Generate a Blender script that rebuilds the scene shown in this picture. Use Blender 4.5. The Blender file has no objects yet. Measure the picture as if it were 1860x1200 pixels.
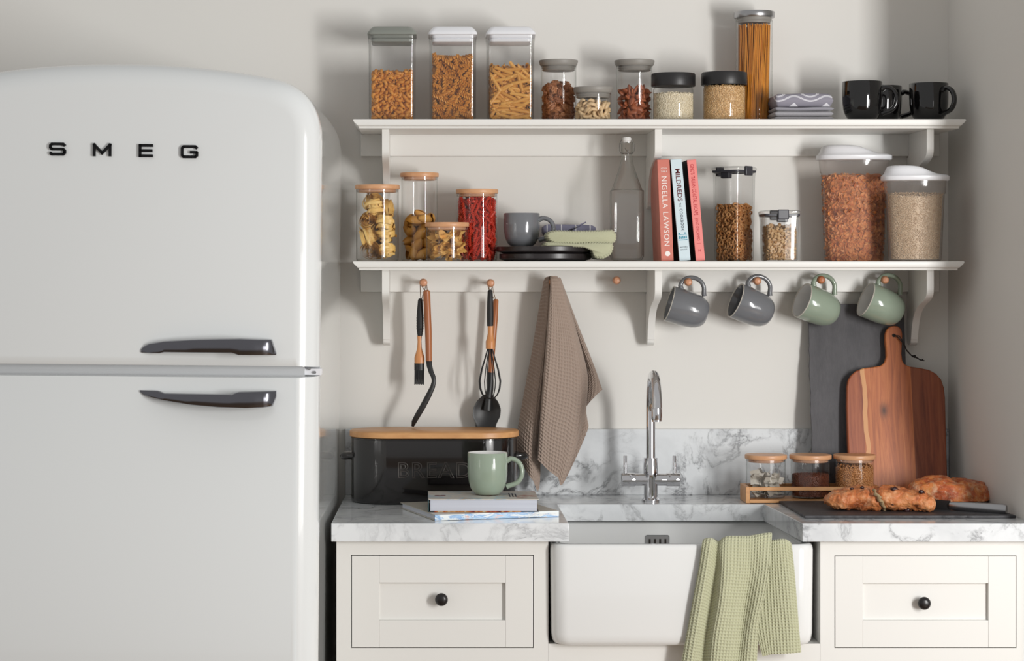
import bpy, bmesh, math, random
import numpy as np
from mathutils import Vector, Matrix, noise as mnoise

# ------------------------------------------------------------------ camera, world, lights, exposure
SC = bpy.context.scene
COL = SC.collection
FPX, DW, HX, HY, CZ = 4040.0, 5.18, 760.0, 489.0, 1.424      # lens in px, wall distance, vanishing point, eye height

cam_d = bpy.data.cameras.new('camera'); cam = bpy.data.objects.new('camera', cam_d); COL.objects.link(cam)
cam.location = (0, -DW, CZ); cam.rotation_euler = (math.pi / 2, 0, 0)
cam_d.sensor_width = 36.0; cam_d.lens = FPX / 1860 * 36.0
cam_d.shift_x = (930 - HX) / 1860; cam_d.shift_y = -(600 - HY) / 1860
cam_d.clip_start = 0.05; cam_d.clip_end = 60
SC.camera = cam

W = bpy.data.worlds.new('world'); SC.world = W; W.use_nodes = True
bg = W.node_tree.nodes['Background']; bg.inputs[0].default_value = (1.0, 0.985, 0.97, 1); bg.inputs[1].default_value = 0.475

def area_light(name, loc, target, sx, sy, power, col):
    d = bpy.data.lights.new(name, 'AREA'); d.shape = 'RECTANGLE'; d.size = sx; d.size_y = sy; d.energy = power; d.color = col
    o = bpy.data.objects.new(name, d); COL.objects.link(o); o.location = loc
    o.rotation_euler = (Vector(target) - Vector(loc)).to_track_quat('-Z', 'Y').to_euler()
    return o
area_light('key_softbox', (2.15, -3.05, 1.34), (0.35, 0, 1.22), 0.30, 1.15, 65, (1.0, 0.99, 0.975))
area_light('fill_softbox', (3.9, -5.9, 0.80), (0.4, 0, 1.2), 2.6, 1.4, 58, (1.0, 0.985, 0.965))
SC.view_settings.view_transform = 'Standard'; SC.view_settings.look = 'None'
SC.view_settings.gamma = 1; SC.view_settings.use_curve_mapping = False
SC.view_settings.exposure = 0.0
SC.cycles.transparent_max_bounces = 32
SC.cycles.max_bounces = 8

# ------------------------------------------------------------------ helpers
PI = math.pi
RND = random.Random(7)
NR = np.random.RandomState(11)
def X(px, Y): return (px - HX) * (DW + Y) / FPX
def Z(py, Y): return CZ - (py - HY) * (DW + Y) / FPX
def L(p, Y): return p * (DW + Y) / FPX
def lin(c):
    c = c / 255.0
    return c / 12.92 if c <= 0.04045 else ((c + 0.055) / 1.055) ** 2.4
def rgb(r, g, b): return (lin(r), lin(g), lin(b), 1.0)

ORG = {}
class MB:
    def __init__(s): s.v = []; s.f = []; s.uv = []
    def add(s, verts, faces):
        o = len(s.v); s.v.extend([tuple(map(float, p)) for p in verts]); s.f.extend([tuple(int(i) + o for i in q) for q in faces]); return s
    def box(s, x0, x1, y0, y1, z0, z1):
        return s.add([(x0,y0,z0),(x1,y0,z0),(x1,y1,z0),(x0,y1,z0),(x0,y0,z1),(x1,y0,z1),(x1,y1,z1),(x0,y1,z1)],
                     [(0,3,2,1),(4,5,6,7),(0,1,5,4),(1,2,6,5),(2,3,7,6),(3,0,4,7)])
    def loft(s, rings, cap0=True, cap1=True, closed=False):
        n = len(rings[0]); m = len(rings); V = [p for r in rings for p in r]; F = []
        for k in range(m if closed else m - 1):
            a = k * n; b = ((k + 1) % m) * n
            for i in range(n):
                j = (i + 1) % n; F.append((a + i, a + j, b + j, b + i))
        if cap0 and not closed: F.append(tuple(reversed(range(n))))
        if cap1 and not closed: F.append(tuple(range((m - 1) * n, m * n)))
        return s.add(V, F)
    def lathe(s, prof, n=40, c=(0, 0, 0), rib=0, amp=0, axis='z', cap0=True, cap1=True):
        rings = []
        for r, z in prof:
            ring = []
            for i in range(n):
                a = 2 * PI * i / n; rr = r + (amp * math.cos(a * rib) if rib and r > 0.02 else 0)
                x, y, h = rr * math.cos(a), rr * math.sin(a), z
                if axis == 'z': p = (c[0] + x, c[1] + y, c[2] + h)
                elif axis == 'y': p = (c[0] + x, c[1] + h, c[2] - y)
                else: p = (c[0] + h, c[1] + x, c[2] + y)
                ring.append(p)
            rings.append(ring)
        return s.loft(rings, cap0, cap1)
    def tube(s, pts, rad, n=12, flat=1.0, cap=True, up=None):
        P = [Vector(p) for p in pts]; m = len(P)
        R = list(rad) if hasattr(rad, '__len__') else [rad] * m
        T = [(P[min(i + 1, m - 1)] - P[max(i - 1, 0)]).normalized() for i in range(m)]
        u = Vector(up) if up else (Vector((0, 0, 1)) if abs(T[0].z) < 0.9 else Vector((1, 0, 0)))
        u = (u - T[0] * u.dot(T[0])).normalized(); rings = []
        for i in range(m):
            u = (u - T[i] * u.dot(T[i])).normalized(); w = T[i].cross(u)
            rings.append([P[i] + (u * math.cos(2 * PI * k / n) + w * math.sin(2 * PI * k / n) * flat) * R[i] for k in range(n)])
        return s.loft(rings, cap, cap)
    def prism(s, poly, axis, a, b):
        def q(p, h):
            return (h, p[0], p[1]) if axis == 'x' else ((p[0], h, p[1]) if axis == 'y' else (p[0], p[1], h))
        n = len(poly)
        s.add([q(p, a) for p in poly] + [q(p, b) for p in poly],
              [tuple(range(n)), tuple(reversed(range(n, 2 * n)))] + [(i, i + n, (i + 1) % n + n, (i + 1) % n) for i in range(n)])
        return s
    def grid(s, A):
        nv, nu, _ = A.shape; V = A.reshape(-1, 3).tolist(); F = []
        for j in range(nv - 1):
            for i in range(nu - 1):
                a = j * nu + i; F.append((a, a + 1, a + nu + 1, a + nu))
        return s.add(V, F)
    def build(s, name, m, parent=None, world=False, bevel=0, seg=2, angle=35, flip=True, thick=0, sub=0, loc=None):
        me = bpy.data.meshes.new(name)
        V = np.array(s.v, dtype=float)
        if parent is not None and world: V = V - np.array(ORG.get(parent.name, (0, 0, 0)))
        me.from_pydata(V.tolist(), [], s.f)
        if flip:
            b = bmesh.new(); b.from_mesh(me); bmesh.ops.recalc_face_normals(b, faces=b.faces); b.to_mesh(me); b.free()
        me.polygons.foreach_set('use_smooth', [True] * len(me.polygons))
        me.set_sharp_from_angle(angle=math.radians(angle))
        me.materials.append(m); me.update()
        o = bpy.data.objects.new(name, me); COL.objects.link(o)
        if loc: o.location = loc
        if parent is not None: o.parent = parent; ORG[o.name] = ORG.get(parent.name, (0, 0, 0))
        if sub:
            md = o.modifiers.new('sub', 'SUBSURF'); md.levels = sub; md.render_levels = sub
        if thick:
            md = o.modifiers.new('thick', 'SOLIDIFY'); md.thickness = thick; md.offset = 0
        if bevel:
            md = o.modifiers.new('bevel', 'BEVEL'); md.width = bevel; md.segments = seg; md.limit_method = 'ANGLE'; md.angle_limit = math.radians(30)
            md.harden_normals = False
        return o

def tag(o, label, cat, group=None, kind=None):
    if label: o['label'] = label
    if cat: o['category'] = cat
    if group: o['group'] = group
    if kind: o['kind'] = kind
    return o
def thing(name, label, cat, loc=(0, 0, 0), rot=(0, 0, 0), group=None):
    o = bpy.data.objects.new(name, None); COL.objects.link(o); o.location = loc; o.rotation_euler = rot
    o.empty_display_size = 0.02; ORG[o.name] = tuple(loc)
    return tag(o, label, cat, group)
def struct(o): o['kind'] = 'structure'; return o
KIDS = {}
def kids(o): return [c for c in bpy.data.objects if c.parent == o]
def copy_tree(o, parent=None):
    c = o.copy(); COL.objects.link(c)
    if parent is not None: c.parent = parent
    for ch in kids(o):
        copy_tree(ch, c)
    return c
def rrect(hx, hy, r, z, k=5, c=(0, 0)):
    r = min(r, hx * 0.999, hy * 0.999); out = []
    for cx, cy, a0 in ((hx - r, hy - r, 0), (-hx + r, hy - r, PI / 2), (-hx + r, -hy + r, PI), (hx - r, -hy + r, 1.5 * PI)):
        for i in range(k + 1):
            a = a0 + PI / 2 * i / k; out.append((c[0] + cx + r * math.cos(a), c[1] + cy + r * math.sin(a), z))
    return out

# ------------------------------------------------------------------ materials
class NT:
    def __init__(s, name):
        s.m = bpy.data.materials.new(name); s.m.use_nodes = True; s.t = s.m.node_tree
        s.b = s.t.nodes['Principled BSDF']; s.out = s.t.nodes['Material Output']
    def n(s, typ, **kw):
        x = s.t.nodes.new('ShaderNode' + typ)
        for k, v in kw.items():
            if k.startswith('_'): setattr(x, k[1:], v)
            else: s.put(x.inputs[k.replace('__', ' ')] if not k.startswith('i') or not k[1:].isdigit() else x.inputs[int(k[1:])], v)
        return x
    def put(s, sock, v):
        if hasattr(v, 'is_output') or isinstance(v, bpy.types.NodeSocket): s.t.links.new(v, sock)
        else: sock.default_value = v
    def math(s, op, a, b=0.0, c=None):
        x = s.t.nodes.new('ShaderNodeMath'); x.operation = op; s.put(x.inputs[0], a); s.put(x.inputs[1], b)
        if c is not None: s.put(x.inputs[2], c)
        return x.outputs[0]
    def ramp(s, fac, stops, interp='LINEAR'):
        x = s.t.nodes.new('ShaderNodeValToRGB'); x.color_ramp.interpolation = interp; e = x.color_ramp.elements
        while len(e) < len(stops): e.new(0.5)
        for i, (p, c) in enumerate(stops): e[i].position = p; e[i].color = c
        s.put(x.inputs[0], fac); return x.outputs[0]
    def mix(s, fac, a, b, typ='MIX'):
        x = s.t.nodes.new('ShaderNodeMix'); x.data_type = 'RGBA'; x.blend_type = typ
        s.put(x.inputs[0], fac); s.put(x.inputs[6], a); s.put(x.inputs[7], b); return x.outputs[2]
    def coord(s, scale=(1, 1, 1), kind='Object', loc=(0, 0, 0), rot=(0, 0, 0)):
        c = s.t.nodes.new('ShaderNodeTexCoord'); mp = s.t.nodes.new('ShaderNodeMapping')
        mp.inputs['Scale'].default_value = scale; mp.inputs['Location'].default_value = loc; mp.inputs['Rotation'].default_value = rot
        s.t.links.new(c.outputs[kind], mp.inputs[0]); return mp.outputs[0]
    def noise(s, vec, scale, detail=4, rough=0.5, dist=0.0):
        x = s.t.nodes.new('ShaderNodeTexNoise'); s.put(x.inputs['Vector'], vec); x.inputs['Scale'].default_value = scale
        x.inputs['Detail'].default_value = detail; x.inputs['Roughness'].default_value = rough; x.inputs['Distortion'].default_value = dist
        return x.outputs[0]
    def bump(s, h, strength=0.3, dist=0.001):
        x = s.t.nodes.new('ShaderNodeBump'); x.inputs['Strength'].default_value = strength; x.inputs['Distance'].default_value = dist
        s.put(x.inputs['Height'], h); s.t.links.new(x.outputs[0], s.b.inputs['Normal']); return x.outputs[0]
    def set(s, col=None, rough=0.5, metal=0.0, **kw):
        if col is not None: s.put(s.b.inputs['Base Color'], col)
        s.put(s.b.inputs['Roughness'], rough); s.b.inputs['Metallic'].default_value = metal
        for k, v in kw.items(): s.put(s.b.inputs[k.replace('_', ' ')], v)
        return s.m

def plain(name, col, rough=0.5, metal=0.0, bumps=None, var=0.0, vs=8.0, **kw):
    t = NT(name); c = col
    if var:
        nz = t.noise(t.coord(), vs, 3)
        c = t.mix(nz, tuple(x * (1 - var) for x in col[:3]) + (1,), tuple(min(1, x * (1 + var)) for x in col[:3]) + (1,))
    if bumps: t.bump(t.noise(t.coord(), bumps[0], 4), bumps[1], bumps[2])
    return t.set(c, rough, metal, **kw)

def glass(name, tint=(1, 1, 1, 1), edge=(0.72, 0.74, 0.72, 1), power=3.0, rough=0.015, haze=0.0, hazecol=(0.8, 0.8, 0.8, 1), gl=0.045):
    t = NT(name); t.t.nodes.remove(t.b)
    lw = t.n('LayerWeight'); lw.inputs['Blend'].default_value = 0.5; f = lw.outputs['Facing']
    tr = t.n('BsdfTransparent'); t.put(tr.inputs[0], t.mix(t.math('POWER', f, power), tint, edge))
    body = tr.outputs[0]
    if haze:
        df = t.n('BsdfDiffuse'); df.inputs[0].default_value = hazecol
        tl = t.n('BsdfTranslucent'); tl.inputs[0].default_value = hazecol
        m0 = t.n('MixShader'); m0.inputs[0].default_value = 0.5; t.put(m0.inputs[1], df.outputs[0]); t.put(m0.inputs[2], tl.outputs[0])
        m1 = t.n('MixShader'); m1.inputs[0].default_value = haze; t.put(m1.inputs[1], body); t.put(m1.inputs[2], m0.outputs[0]); body = m1.outputs[0]
    g = t.n('BsdfGlossy'); g.inputs['Roughness'].default_value = rough
    mx = t.n('MixShader'); t.put(mx.inputs[0], t.math('ADD', t.math('MULTIPLY', t.math('POWER', f, 5.0), 0.8), gl))
    t.put(mx.inputs[1], body); t.put(mx.inputs[2], g.outputs[0]); t.t.links.new(mx.outputs[0], t.out.inputs[0])
    return t.m

def wood(name, a, b, scale=(60, 60, 4), rough=0.45, kind='Object', dark=None, **kw):
    t = NT(name); v = t.coord(scale, kind); nz = t.noise(v, 1.0, 5, 0.6, 0.6)
    c = t.ramp(nz, [(0.28, a), (0.72, b)])
    if dark:
        n2 = t.noise(t.coord(tuple(x * 4 for x in scale), kind), 1.0, 3, 0.6)
        c = t.mix(t.ramp(n2, [(0.5, (0, 0, 0, 1)), (0.75, (1, 1, 1, 1))]), c, dark)
    t.bump(nz, 0.15, 0.0006)
    return t.set(c, rough, **kw)

def food(name, c0, c1, rough=0.45, ns=250, c2=None, dk=0.62, **kw):
    t = NT(name); g = t.n('NewGeometry'); oi = t.n('ObjectInfo')
    r = t.math('FRACT', t.math('ADD', g.outputs['Random Per Island'], oi.outputs['Random']))
    c = t.ramp(r, [(0.0, c0), (1.0, c1)] if c2 is None else [(0.0, c0), (0.6, c1), (1.0, c2)])
    nz = t.noise(t.coord(), ns, 3)
    c = t.mix(t.math('MULTIPLY', nz, 0.5), c, tuple(x * dk for x in c0[:3]) + (1,))
    t.bump(nz, 0.3, 0.0006)
    return t.set(c, rough, **kw)

M = {}
M['wall'] = plain('wall_paint', rgb(223, 221, 216), 0.75, bumps=(180, 0.05, 0.0006))
M['cream'] = plain('cream_paint', rgb(222, 221, 217), 0.42, bumps=(90, 0.03, 0.0005))
M['shelf'] = plain('shelf_paint', rgb(230, 229, 225), 0.38, bumps=(90, 0.03, 0.0005))
M['floor'] = wood('floor_boards', rgb(120, 95, 70), rgb(160, 130, 100), (3, 40, 3), 0.5)
M['fridge'] = plain('fridge_enamel', rgb(226, 229, 229), 0.16, Coat_Weight=0.5, Coat_Roughness=0.03)
M['fridgeside'] = plain('fridge_side_enamel', rgb(226, 228, 226), 0.12, Coat_Weight=0.6, Coat_Roughness=0.04)
M['seal'] = plain('door_seal', rgb(196, 198, 200), 0.5)
M['badge'] = plain('badge_black', rgb(24, 24, 26), 0.25, 0.6)
M['steel'] = plain('brushed_steel', rgb(176, 176, 178), 0.28, 1.0)
M['gunmetal'] = plain('polished_handle', rgb(112, 112, 118), 0.16, 1.0)
M['chrome'] = plain('chrome', rgb(215, 215, 218), 0.05, 1.0)
M['black'] = plain('black_gloss', rgb(20, 17, 17), 0.12, Coat_Weight=0.5)
M['emboss_highlight'] = plain('enamel_edge_highlight', rgb(74, 69, 66), 0.3, 0.3)  # black enamel painted lighter: highlights along the raised letter outlines put into the colour
M['blackmat'] = plain('black_matt', rgb(26, 26, 27), 0.45)
M['blackgrip'] = plain('black_grip', rgb(30, 30, 31), 0.55)
M['knob'] = plain('knob_black', rgb(22, 19, 20), 0.32)
M['dark'] = plain('dark_void', rgb(38, 32, 27), 0.8)
M['tray'] = plain('tray_black', rgb(40, 35, 36), 0.35, var=0.15)
M['ceramic'] = plain('fireclay_white', rgb(226, 227, 226), 0.14, Coat_Weight=0.5, Coat_Roughness=0.05)
M['mugwhite'] = plain('mug_inside_white', rgb(232, 232, 230), 0.2)
M['muggreen'] = plain('mug_green', rgb(146, 160, 143), 0.14, Coat_Weight=0.5)
M['muggrey'] = plain('mug_grey', rgb(114, 116, 120), 0.14, Coat_Weight=0.5)
M['mugblack'] = plain('mug_black', rgb(12, 11, 12), 0.08, Coat_Weight=0.5)
M['rim'] = plain('mug_rim', rgb(205, 200, 190), 0.25)
M['lidgrey'] = plain('silicone_grey', rgb(142, 138, 132), 0.5)
M['lidgreen'] = plain('plastic_sage_grey', rgb(136, 139, 132), 0.35)
M['lidwhite'] = plain('plastic_white', rgb(236, 237, 241), 0.3)
M['lidblack'] = plain('plastic_black', rgb(34, 33, 34), 0.42)
M['clip'] = plain('clip_dark_grey', rgb(62, 62, 68), 0.35)
M['bamboo'] = wood('bamboo', rgb(188, 134, 84), rgb(214, 162, 108), (14, 60, 60), 0.42)
M['bamboodisc'] = wood('bamboo_lid', rgb(200, 146, 104), rgb(220, 170, 128), (10, 60, 60), 0.42)
M['peg'] = wood('beech_peg', rgb(200, 140, 105), rgb(214, 158, 122), (60, 20, 60), 0.4)
M['peg2'] = wood('beech_peg_dark', rgb(172, 98, 60), rgb(190, 118, 76), (60, 20, 60), 0.4)
M['handlewood'] = wood('acacia_handle', rgb(140, 78, 44), rgb(186, 118, 72), (120, 120, 5), 0.38)
M['beech'] = wood('beech_handle', rgb(196, 130, 78), rgb(216, 152, 98), (90, 90, 6), 0.4)
M['twine'] = plain('twine', rgb(120, 92, 62), 0.9)
M['cord'] = plain('leather_cord', rgb(28, 22, 20), 0.7)
M['glass'] = glass('clear_glass')
M['glassthin'] = glass('thin_clear_glass', edge=(0.80, 0.81, 0.79, 1))
M['glassbottle'] = glass('bottle_glass', tint=(0.992, 0.994, 0.99, 1), edge=(0.34, 0.37, 0.34, 1), power=2.6, gl=0.055)
M['plastic'] = glass('clear_plastic', tint=(0.96, 0.96, 0.96, 1), edge=(0.62, 0.62, 0.62, 1), power=2.5, gl=0.05)
M['frost'] = glass('frosted_plastic', tint=(0.95, 0.93, 0.92, 1), edge=(0.7, 0.66, 0.63, 1), rough=0.08, haze=0.17, hazecol=(0.82, 0.79, 0.77, 1))
M['water'] = plain('wire', rgb(170, 170, 170), 0.2, 1.0)

t = NT('marble_laminate')
def marble():
    v = t.coord()
    w = t.noise(v, 3.2, 5, 0.6, 0.5)
    wx = t.n('VectorMath', _operation='ADD'); t.put(wx.inputs[0], v)
    s2 = t.n('VectorMath', _operation='SCALE'); nc = t.n('TexNoise'); t.put(nc.inputs['Vector'], v); nc.inputs['Scale'].default_value = 6.0; nc.inputs['Detail'].default_value = 6.0
    t.put(s2.inputs[0], nc.outputs[1]); s2.inputs['Scale'].default_value = 0.16; t.put(wx.inputs[1], s2.outputs[0])
    n1 = t.noise(wx.outputs[0], 7.0, 8, 0.62, 0.4)
    ridge = t.math('ABSOLUTE', t.math('SUBTRACT', n1, 0.5))
    vein = t.ramp(ridge, [(0.0, (1, 1, 1, 1)), (0.012, (0.45, 0.45, 0.45, 1)), (0.045, (0, 0, 0, 1))])
    mask = t.ramp(w, [(0.36, (0.12, 0.12, 0.12, 1)), (0.60, (1, 1, 1, 1))])
    cloud = t.ramp(t.noise(wx.outputs[0], 4.0, 6, 0.6, 0.3), [(0.42, (0, 0, 0, 1)), (0.75, (1, 1, 1, 1))])
    base = t.mix(t.math('MULTIPLY', cloud, 0.75), rgb(222, 225, 227), rgb(170, 174, 178))
    c = t.mix(t.math('MULTIPLY', t.math('MULTIPLY', vein, mask), 0.85), base, rgb(96, 97, 101))
    return t.set(c, 0.13)
M['marble'] = marble()

t = NT('slate'); nz = t.noise(t.coord((30, 30, 12)), 1.0, 6, 0.65)
t.bump(t.noise(t.coord((60, 60, 20)), 2.0, 5, 0.6), 0.5, 0.0012)
M['slate'] = t.set(t.ramp(nz, [(0.3, rgb(62, 61, 64)), (0.7, rgb(82, 80, 83))]), 0.6)
t = NT('slate_flat'); nz = t.noise(t.coord((30, 30, 12)), 1.0, 6, 0.65)
t.bump(t.noise(t.coord((40, 60, 40)), 2.0, 5, 0.6), 0.6, 0.0015)
M['slateflat'] = t.set(t.ramp(nz, [(0.3, rgb(44, 44, 47)), (0.7, rgb(64, 63, 66))]), 0.55)

def grained_board(kx, kz, x0, x1):
    t = NT('acacia_board')
    sep = t.n('SeparateXYZ'); t.put(sep.inputs[0], t.coord()); x = sep.outputs[0]; z = sep.outputs[2]
    d = t.math('SQRT', t.math('ADD', t.math('POWER', t.math('SUBTRACT', x, kx), 2.0), t.math('POWER', t.math('MULTIPLY', t.math('SUBTRACT', z, kz), 0.5), 2.0)))
    xw = t.math('ADD', x, t.math('MULTIPLY', t.math('DIVIDE', 0.00012, t.math('ADD', d, 0.006)), 1.0))
    cv = t.n('CombineXYZ'); t.put(cv.inputs[0], t.math('MULTIPLY', xw, 85.0)); t.put(cv.inputs[2], t.math('MULTIPLY', z, 5.0))
    nz = t.noise(cv.outputs[0], 1.0, 7, 0.65, 1.0)
    c = t.ramp(nz, [(0.25, rgb(128, 64, 36)), (0.5, rgb(178, 106, 64)), (0.75, rgb(206, 136, 88))])
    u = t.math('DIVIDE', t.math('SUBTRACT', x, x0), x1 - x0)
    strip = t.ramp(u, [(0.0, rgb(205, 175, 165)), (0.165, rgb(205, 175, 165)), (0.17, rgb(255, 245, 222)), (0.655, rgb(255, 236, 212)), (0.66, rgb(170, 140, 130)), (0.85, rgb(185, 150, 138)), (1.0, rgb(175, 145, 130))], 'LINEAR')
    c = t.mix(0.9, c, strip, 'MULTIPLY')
    us = t.math('ADD', u, t.math('MULTIPLY', t.math('SUBTRACT', t.noise(t.coord((1, 1, 6)), 2.0, 2), 0.5), 0.10))
    st = t.math('MULTIPLY', t.math('LESS_THAN', t.math('ABSOLUTE', t.math('SUBTRACT', us, 0.185)), 0.022), 0.8)
    c = t.mix(st, c, rgb(214, 160, 108))
    c = t.mix(t.ramp(d, [(0.0, (1, 1, 1, 1)), (0.006, (0.5, 0.5, 0.5, 1)), (0.013, (0, 0, 0, 1))]), c, rgb(58, 30, 20))
    t.bump(nz, 0.1, 0.0005)
    return t.set(c, 0.42)

def cloth(name, a, b, ns=900, rough=0.95):
    t = NT(name); nz = t.noise(t.coord(), ns, 2); t.bump(nz, 0.4, 0.0006)
    return t.set(t.mix(nz, a, b), rough, Sheen_Weight=0.25)
M['brown'] = cloth('brown_cotton', rgb(154, 136, 124), rgb(170, 152, 139))
M['green'] = cloth('green_cotton', rgb(175, 176, 145), rgb(190, 190, 162))
M['lilac'] = cloth('grey_lilac_cotton', rgb(140, 138, 146), rgb(160, 158, 166))
M['napgrey'] = cloth('grey_towelling', rgb(150, 148, 152), rgb(170, 168, 172), 500)
def zigzag():
    t = NT('patterned_cotton'); sep = t.n('SeparateXYZ'); t.put(sep.inputs[0], t.coord())
    x, y, z = sep.outputs
    pp = t.math('PINGPONG', t.math('ADD', x, 0.0215 + 0.0727 * 2), 0.03635)
    sm = t.math('MULTIPLY', t.math('SUBTRACT', 1.0, t.math('COSINE', t.math('MULTIPLY', pp, PI / 0.03635))), 0.5)
    h = t.math('ADD', z, t.math('MULTIPLY', sm, 0.0105))
    h = t.math('SUBTRACT', h, t.math('MULTIPLY', t.math('ADD', y, 0.075), 0.28))
    line = None
    for z0, w in ((0.0312, .0007), (0.0292, .0006), (0.0405, .0007), (0.0388, .0005)):
        l = t.math('LESS_THAN', t.math('ABSOLUTE', t.math('SUBTRACT', h, z0)), w); line = l if line is None else t.math('MAXIMUM', line, l)
    tri = t.math('MULTIPLY', t.math('LESS_THAN', t.math('ADD', pp, t.math('MULTIPLY', t.math('SUBTRACT', z, 0.0085), 1.25)), 0.0105), t.math('GREATER_THAN', z, 0.0088))
    tri = t.math('MULTIPLY', tri, t.math('LESS_THAN', z, 0.020))
    nz = t.noise(t.coord(), 700, 2); t.bump(nz, 0.4, 0.0006)
    return t.set(t.mix(t.math('MAXIMUM', line, tri), rgb(142, 139, 150), rgb(226, 225, 230)), 0.95)
M['zigzag'] = zigzag()
def stripes():
    t = NT('striped_cotton'); sep = t.n('SeparateXYZ'); t.put(sep.inputs[0], t.coord())
    line = t.math('LESS_THAN', t.math('PINGPONG', sep.outputs[0], 0.0165), 0.0013)
    return t.set(t.mix(line, rgb(134, 134, 156), rgb(222, 222, 228)), 0.95)
M['stripes'] = stripes()

M['penne'] = food('pasta_penne', rgb(216, 150, 58), rgb(236, 176, 82))
M['fusilli'] = food('pasta_fusilli', rgb(212, 138, 46), rgb(232, 164, 70))
M['cavat'] = food('pasta_spiral', rgb(214, 136, 38), rgb(234, 160, 60))
M['spag'] = food('pasta_spaghetti', rgb(198, 120, 28), rgb(228, 156, 54))
M['tagli'] = food('pasta_tagliatelle', rgb(236, 190, 104), rgb(246, 210, 134), dk=0.8)
M['shell'] = food('pasta_shell', rgb(220, 156, 62), rgb(238, 180, 90))
M['bow'] = food('pasta_bow', rgb(224, 172, 92), rgb(240, 194, 116))
M['red'] = food('pasta_red', rgb(186, 42, 28), rgb(222, 76, 50))
M['walnut'] = food('walnut', rgb(140, 82, 48), rgb(190, 128, 82), ns=500)
M['almond'] = food('almond', rgb(150, 80, 50), rgb(186, 110, 72), ns=500)
M['cashew'] = food('cashew', rgb(212, 178, 132), rgb(230, 202, 160), ns=300)
M['hoop'] = food('cereal_hoop', rgb(190, 124, 66), rgb(222, 168, 110), ns=600)
M['rice'] = food('rice', rgb(230, 216, 186), rgb(242, 232, 208), dk=0.7, ns=300)
M['wheat'] = food('wheat', rgb(208, 164, 108), rgb(234, 200, 150), ns=300)
M['oat'] = food('oat', rgb(206, 178, 142), rgb(236, 216, 186), ns=300, c2=rgb(186, 152, 116))
M['flake'] = food('cornflake', rgb(216, 130, 64), rgb(244, 178, 112), dk=0.85, ns=300, c2=rgb(190, 96, 46))
M['granola'] = food('granola', rgb(186, 138, 84), rgb(226, 194, 148), ns=300)
M['coffee'] = food('coffee_granule', rgb(92, 46, 28), rgb(128, 70, 44), ns=600)
M['sugar'] = food('brown_sugar', rgb(176, 116, 66), rgb(202, 146, 94), ns=400)
M['leaf'] = food('tea_sachet', rgb(196, 190, 178), rgb(232, 228, 218), ns=300)

def crust(name, dark, mid, light, flour):
    t = NT(name); v = t.coord((1, 1, 1))
    n1 = t.noise(v, 26, 6, 0.65, 0.6); n2 = t.noise(v, 55, 6, 0.7, 0.3); n3 = t.noise(v, 260, 4, 0.7)
    c = t.ramp(n1, [(0.3, dark), (0.48, mid), (0.68, light)])
    c = t.mix(t.math('MULTIPLY', t.ramp(n2, [(0.5, (0, 0, 0, 1)), (0.7, (1, 1, 1, 1))]), flour), c, rgb(226, 196, 160))
    c = t.mix(t.math('MULTIPLY', t.ramp(n3, [(0.55, (0, 0, 0, 1)), (0.75, (1, 1, 1, 1))]), 0.35), c, rgb(236, 214, 184))
    t.bump(t.math('ADD', n2, t.math('MULTIPLY', n3, 0.4)), 0.6, 0.004)
    return t.set(c, 0.5)
M['crust'] = crust('bread_crust', rgb(130, 62, 28), rgb(190, 108, 58), rgb(212, 142, 88), 0.35)
M['crust2'] = crust('bun_crust', rgb(122, 50, 26), rgb(186, 92, 46), rgb(222, 146, 76), 0.75)
M['crumb'] = plain('bread_inside', rgb(158, 134, 100), 0.9, bumps=(300, 0.6, 0.002))
M['raisin'] = plain('raisin', rgb(46, 20, 22), 0.4)
M['page'] = NT('book_pages').set(rgb(206, 208, 216), 0.8)
def pages():
    t = NT('page_block'); sep = t.n('SeparateXYZ'); t.put(sep.inputs[0], t.coord())
    nz = t.noise(t.coord((2, 2, 900)), 1.0, 2)
    return t.set(t.mix(nz, rgb(176, 180, 192), rgb(214, 217, 226)), 0.8)
M['pages'] = pages()
def blotch(name, stops, scale=18, rough=0.3, sc=(1, 1, 1)):
    t = NT(name); return t.set(t.ramp(t.noise(t.coord(sc), scale, 4, 0.6, 0.8), stops), rough)
M['cover_pic'] = blotch('cover_pale_picture', [(0.30, rgb(170, 110, 100)), (0.38, rgb(206, 200, 192)), (0.52, rgb(212, 208, 200)), (0.62, rgb(170, 190, 204)), (0.72, rgb(206, 186, 160))], 22)
M['cover_low'] = blotch('cover_grey', [(0.4, rgb(172, 168, 156)), (0.6, rgb(186, 182, 172))], 6)
M['spine_pic'] = blotch('spine_blue_picture', [(0.36, rgb(206, 212, 212)), (0.46, rgb(206, 212, 212)), (0.52, rgb(90, 140, 190)), (0.62, rgb(150, 186, 210)), (0.7, rgb(200, 150, 140))], 14, sc=(1.6, 1.6, 6))
M['strip_pic'] = blotch('jacket_strip', [(0.35, rgb(60, 25, 30)), (0.45, rgb(190, 60, 40)), (0.55, rgb(225, 150, 60)), (0.65, rgb(230, 210, 180))], 70)
M['navy'] = plain('cover_navy', rgb(38, 44, 56), 0.4)
M['teal'] = plain('cover_teal', rgb(40, 70, 74), 0.4)
M['book1'] = blotch('cover_terracotta', [(0.4, rgb(200, 112, 96)), (0.6, rgb(208, 124, 106))], 30, 0.45)
M['book2'] = plain('cover_pale_blue', rgb(204, 220, 226), 0.4)
M['book3'] = plain('cover_pink', rgb(232, 132, 126), 0.4)
M['bookdark'] = plain('cover_dark', rgb(42, 38, 38), 0.45)
M['ink_white'] = plain('ink_white', rgb(240, 232, 226), 0.5)
M['ink_maroon'] = plain('ink_maroon', rgb(92, 20, 30), 0.5)
M['ink_navy'] = plain('ink_black', rgb(38, 44, 60), 0.5)
M['ink_red'] = plain('ink_red', rgb(186, 26, 36), 0.5)
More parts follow.
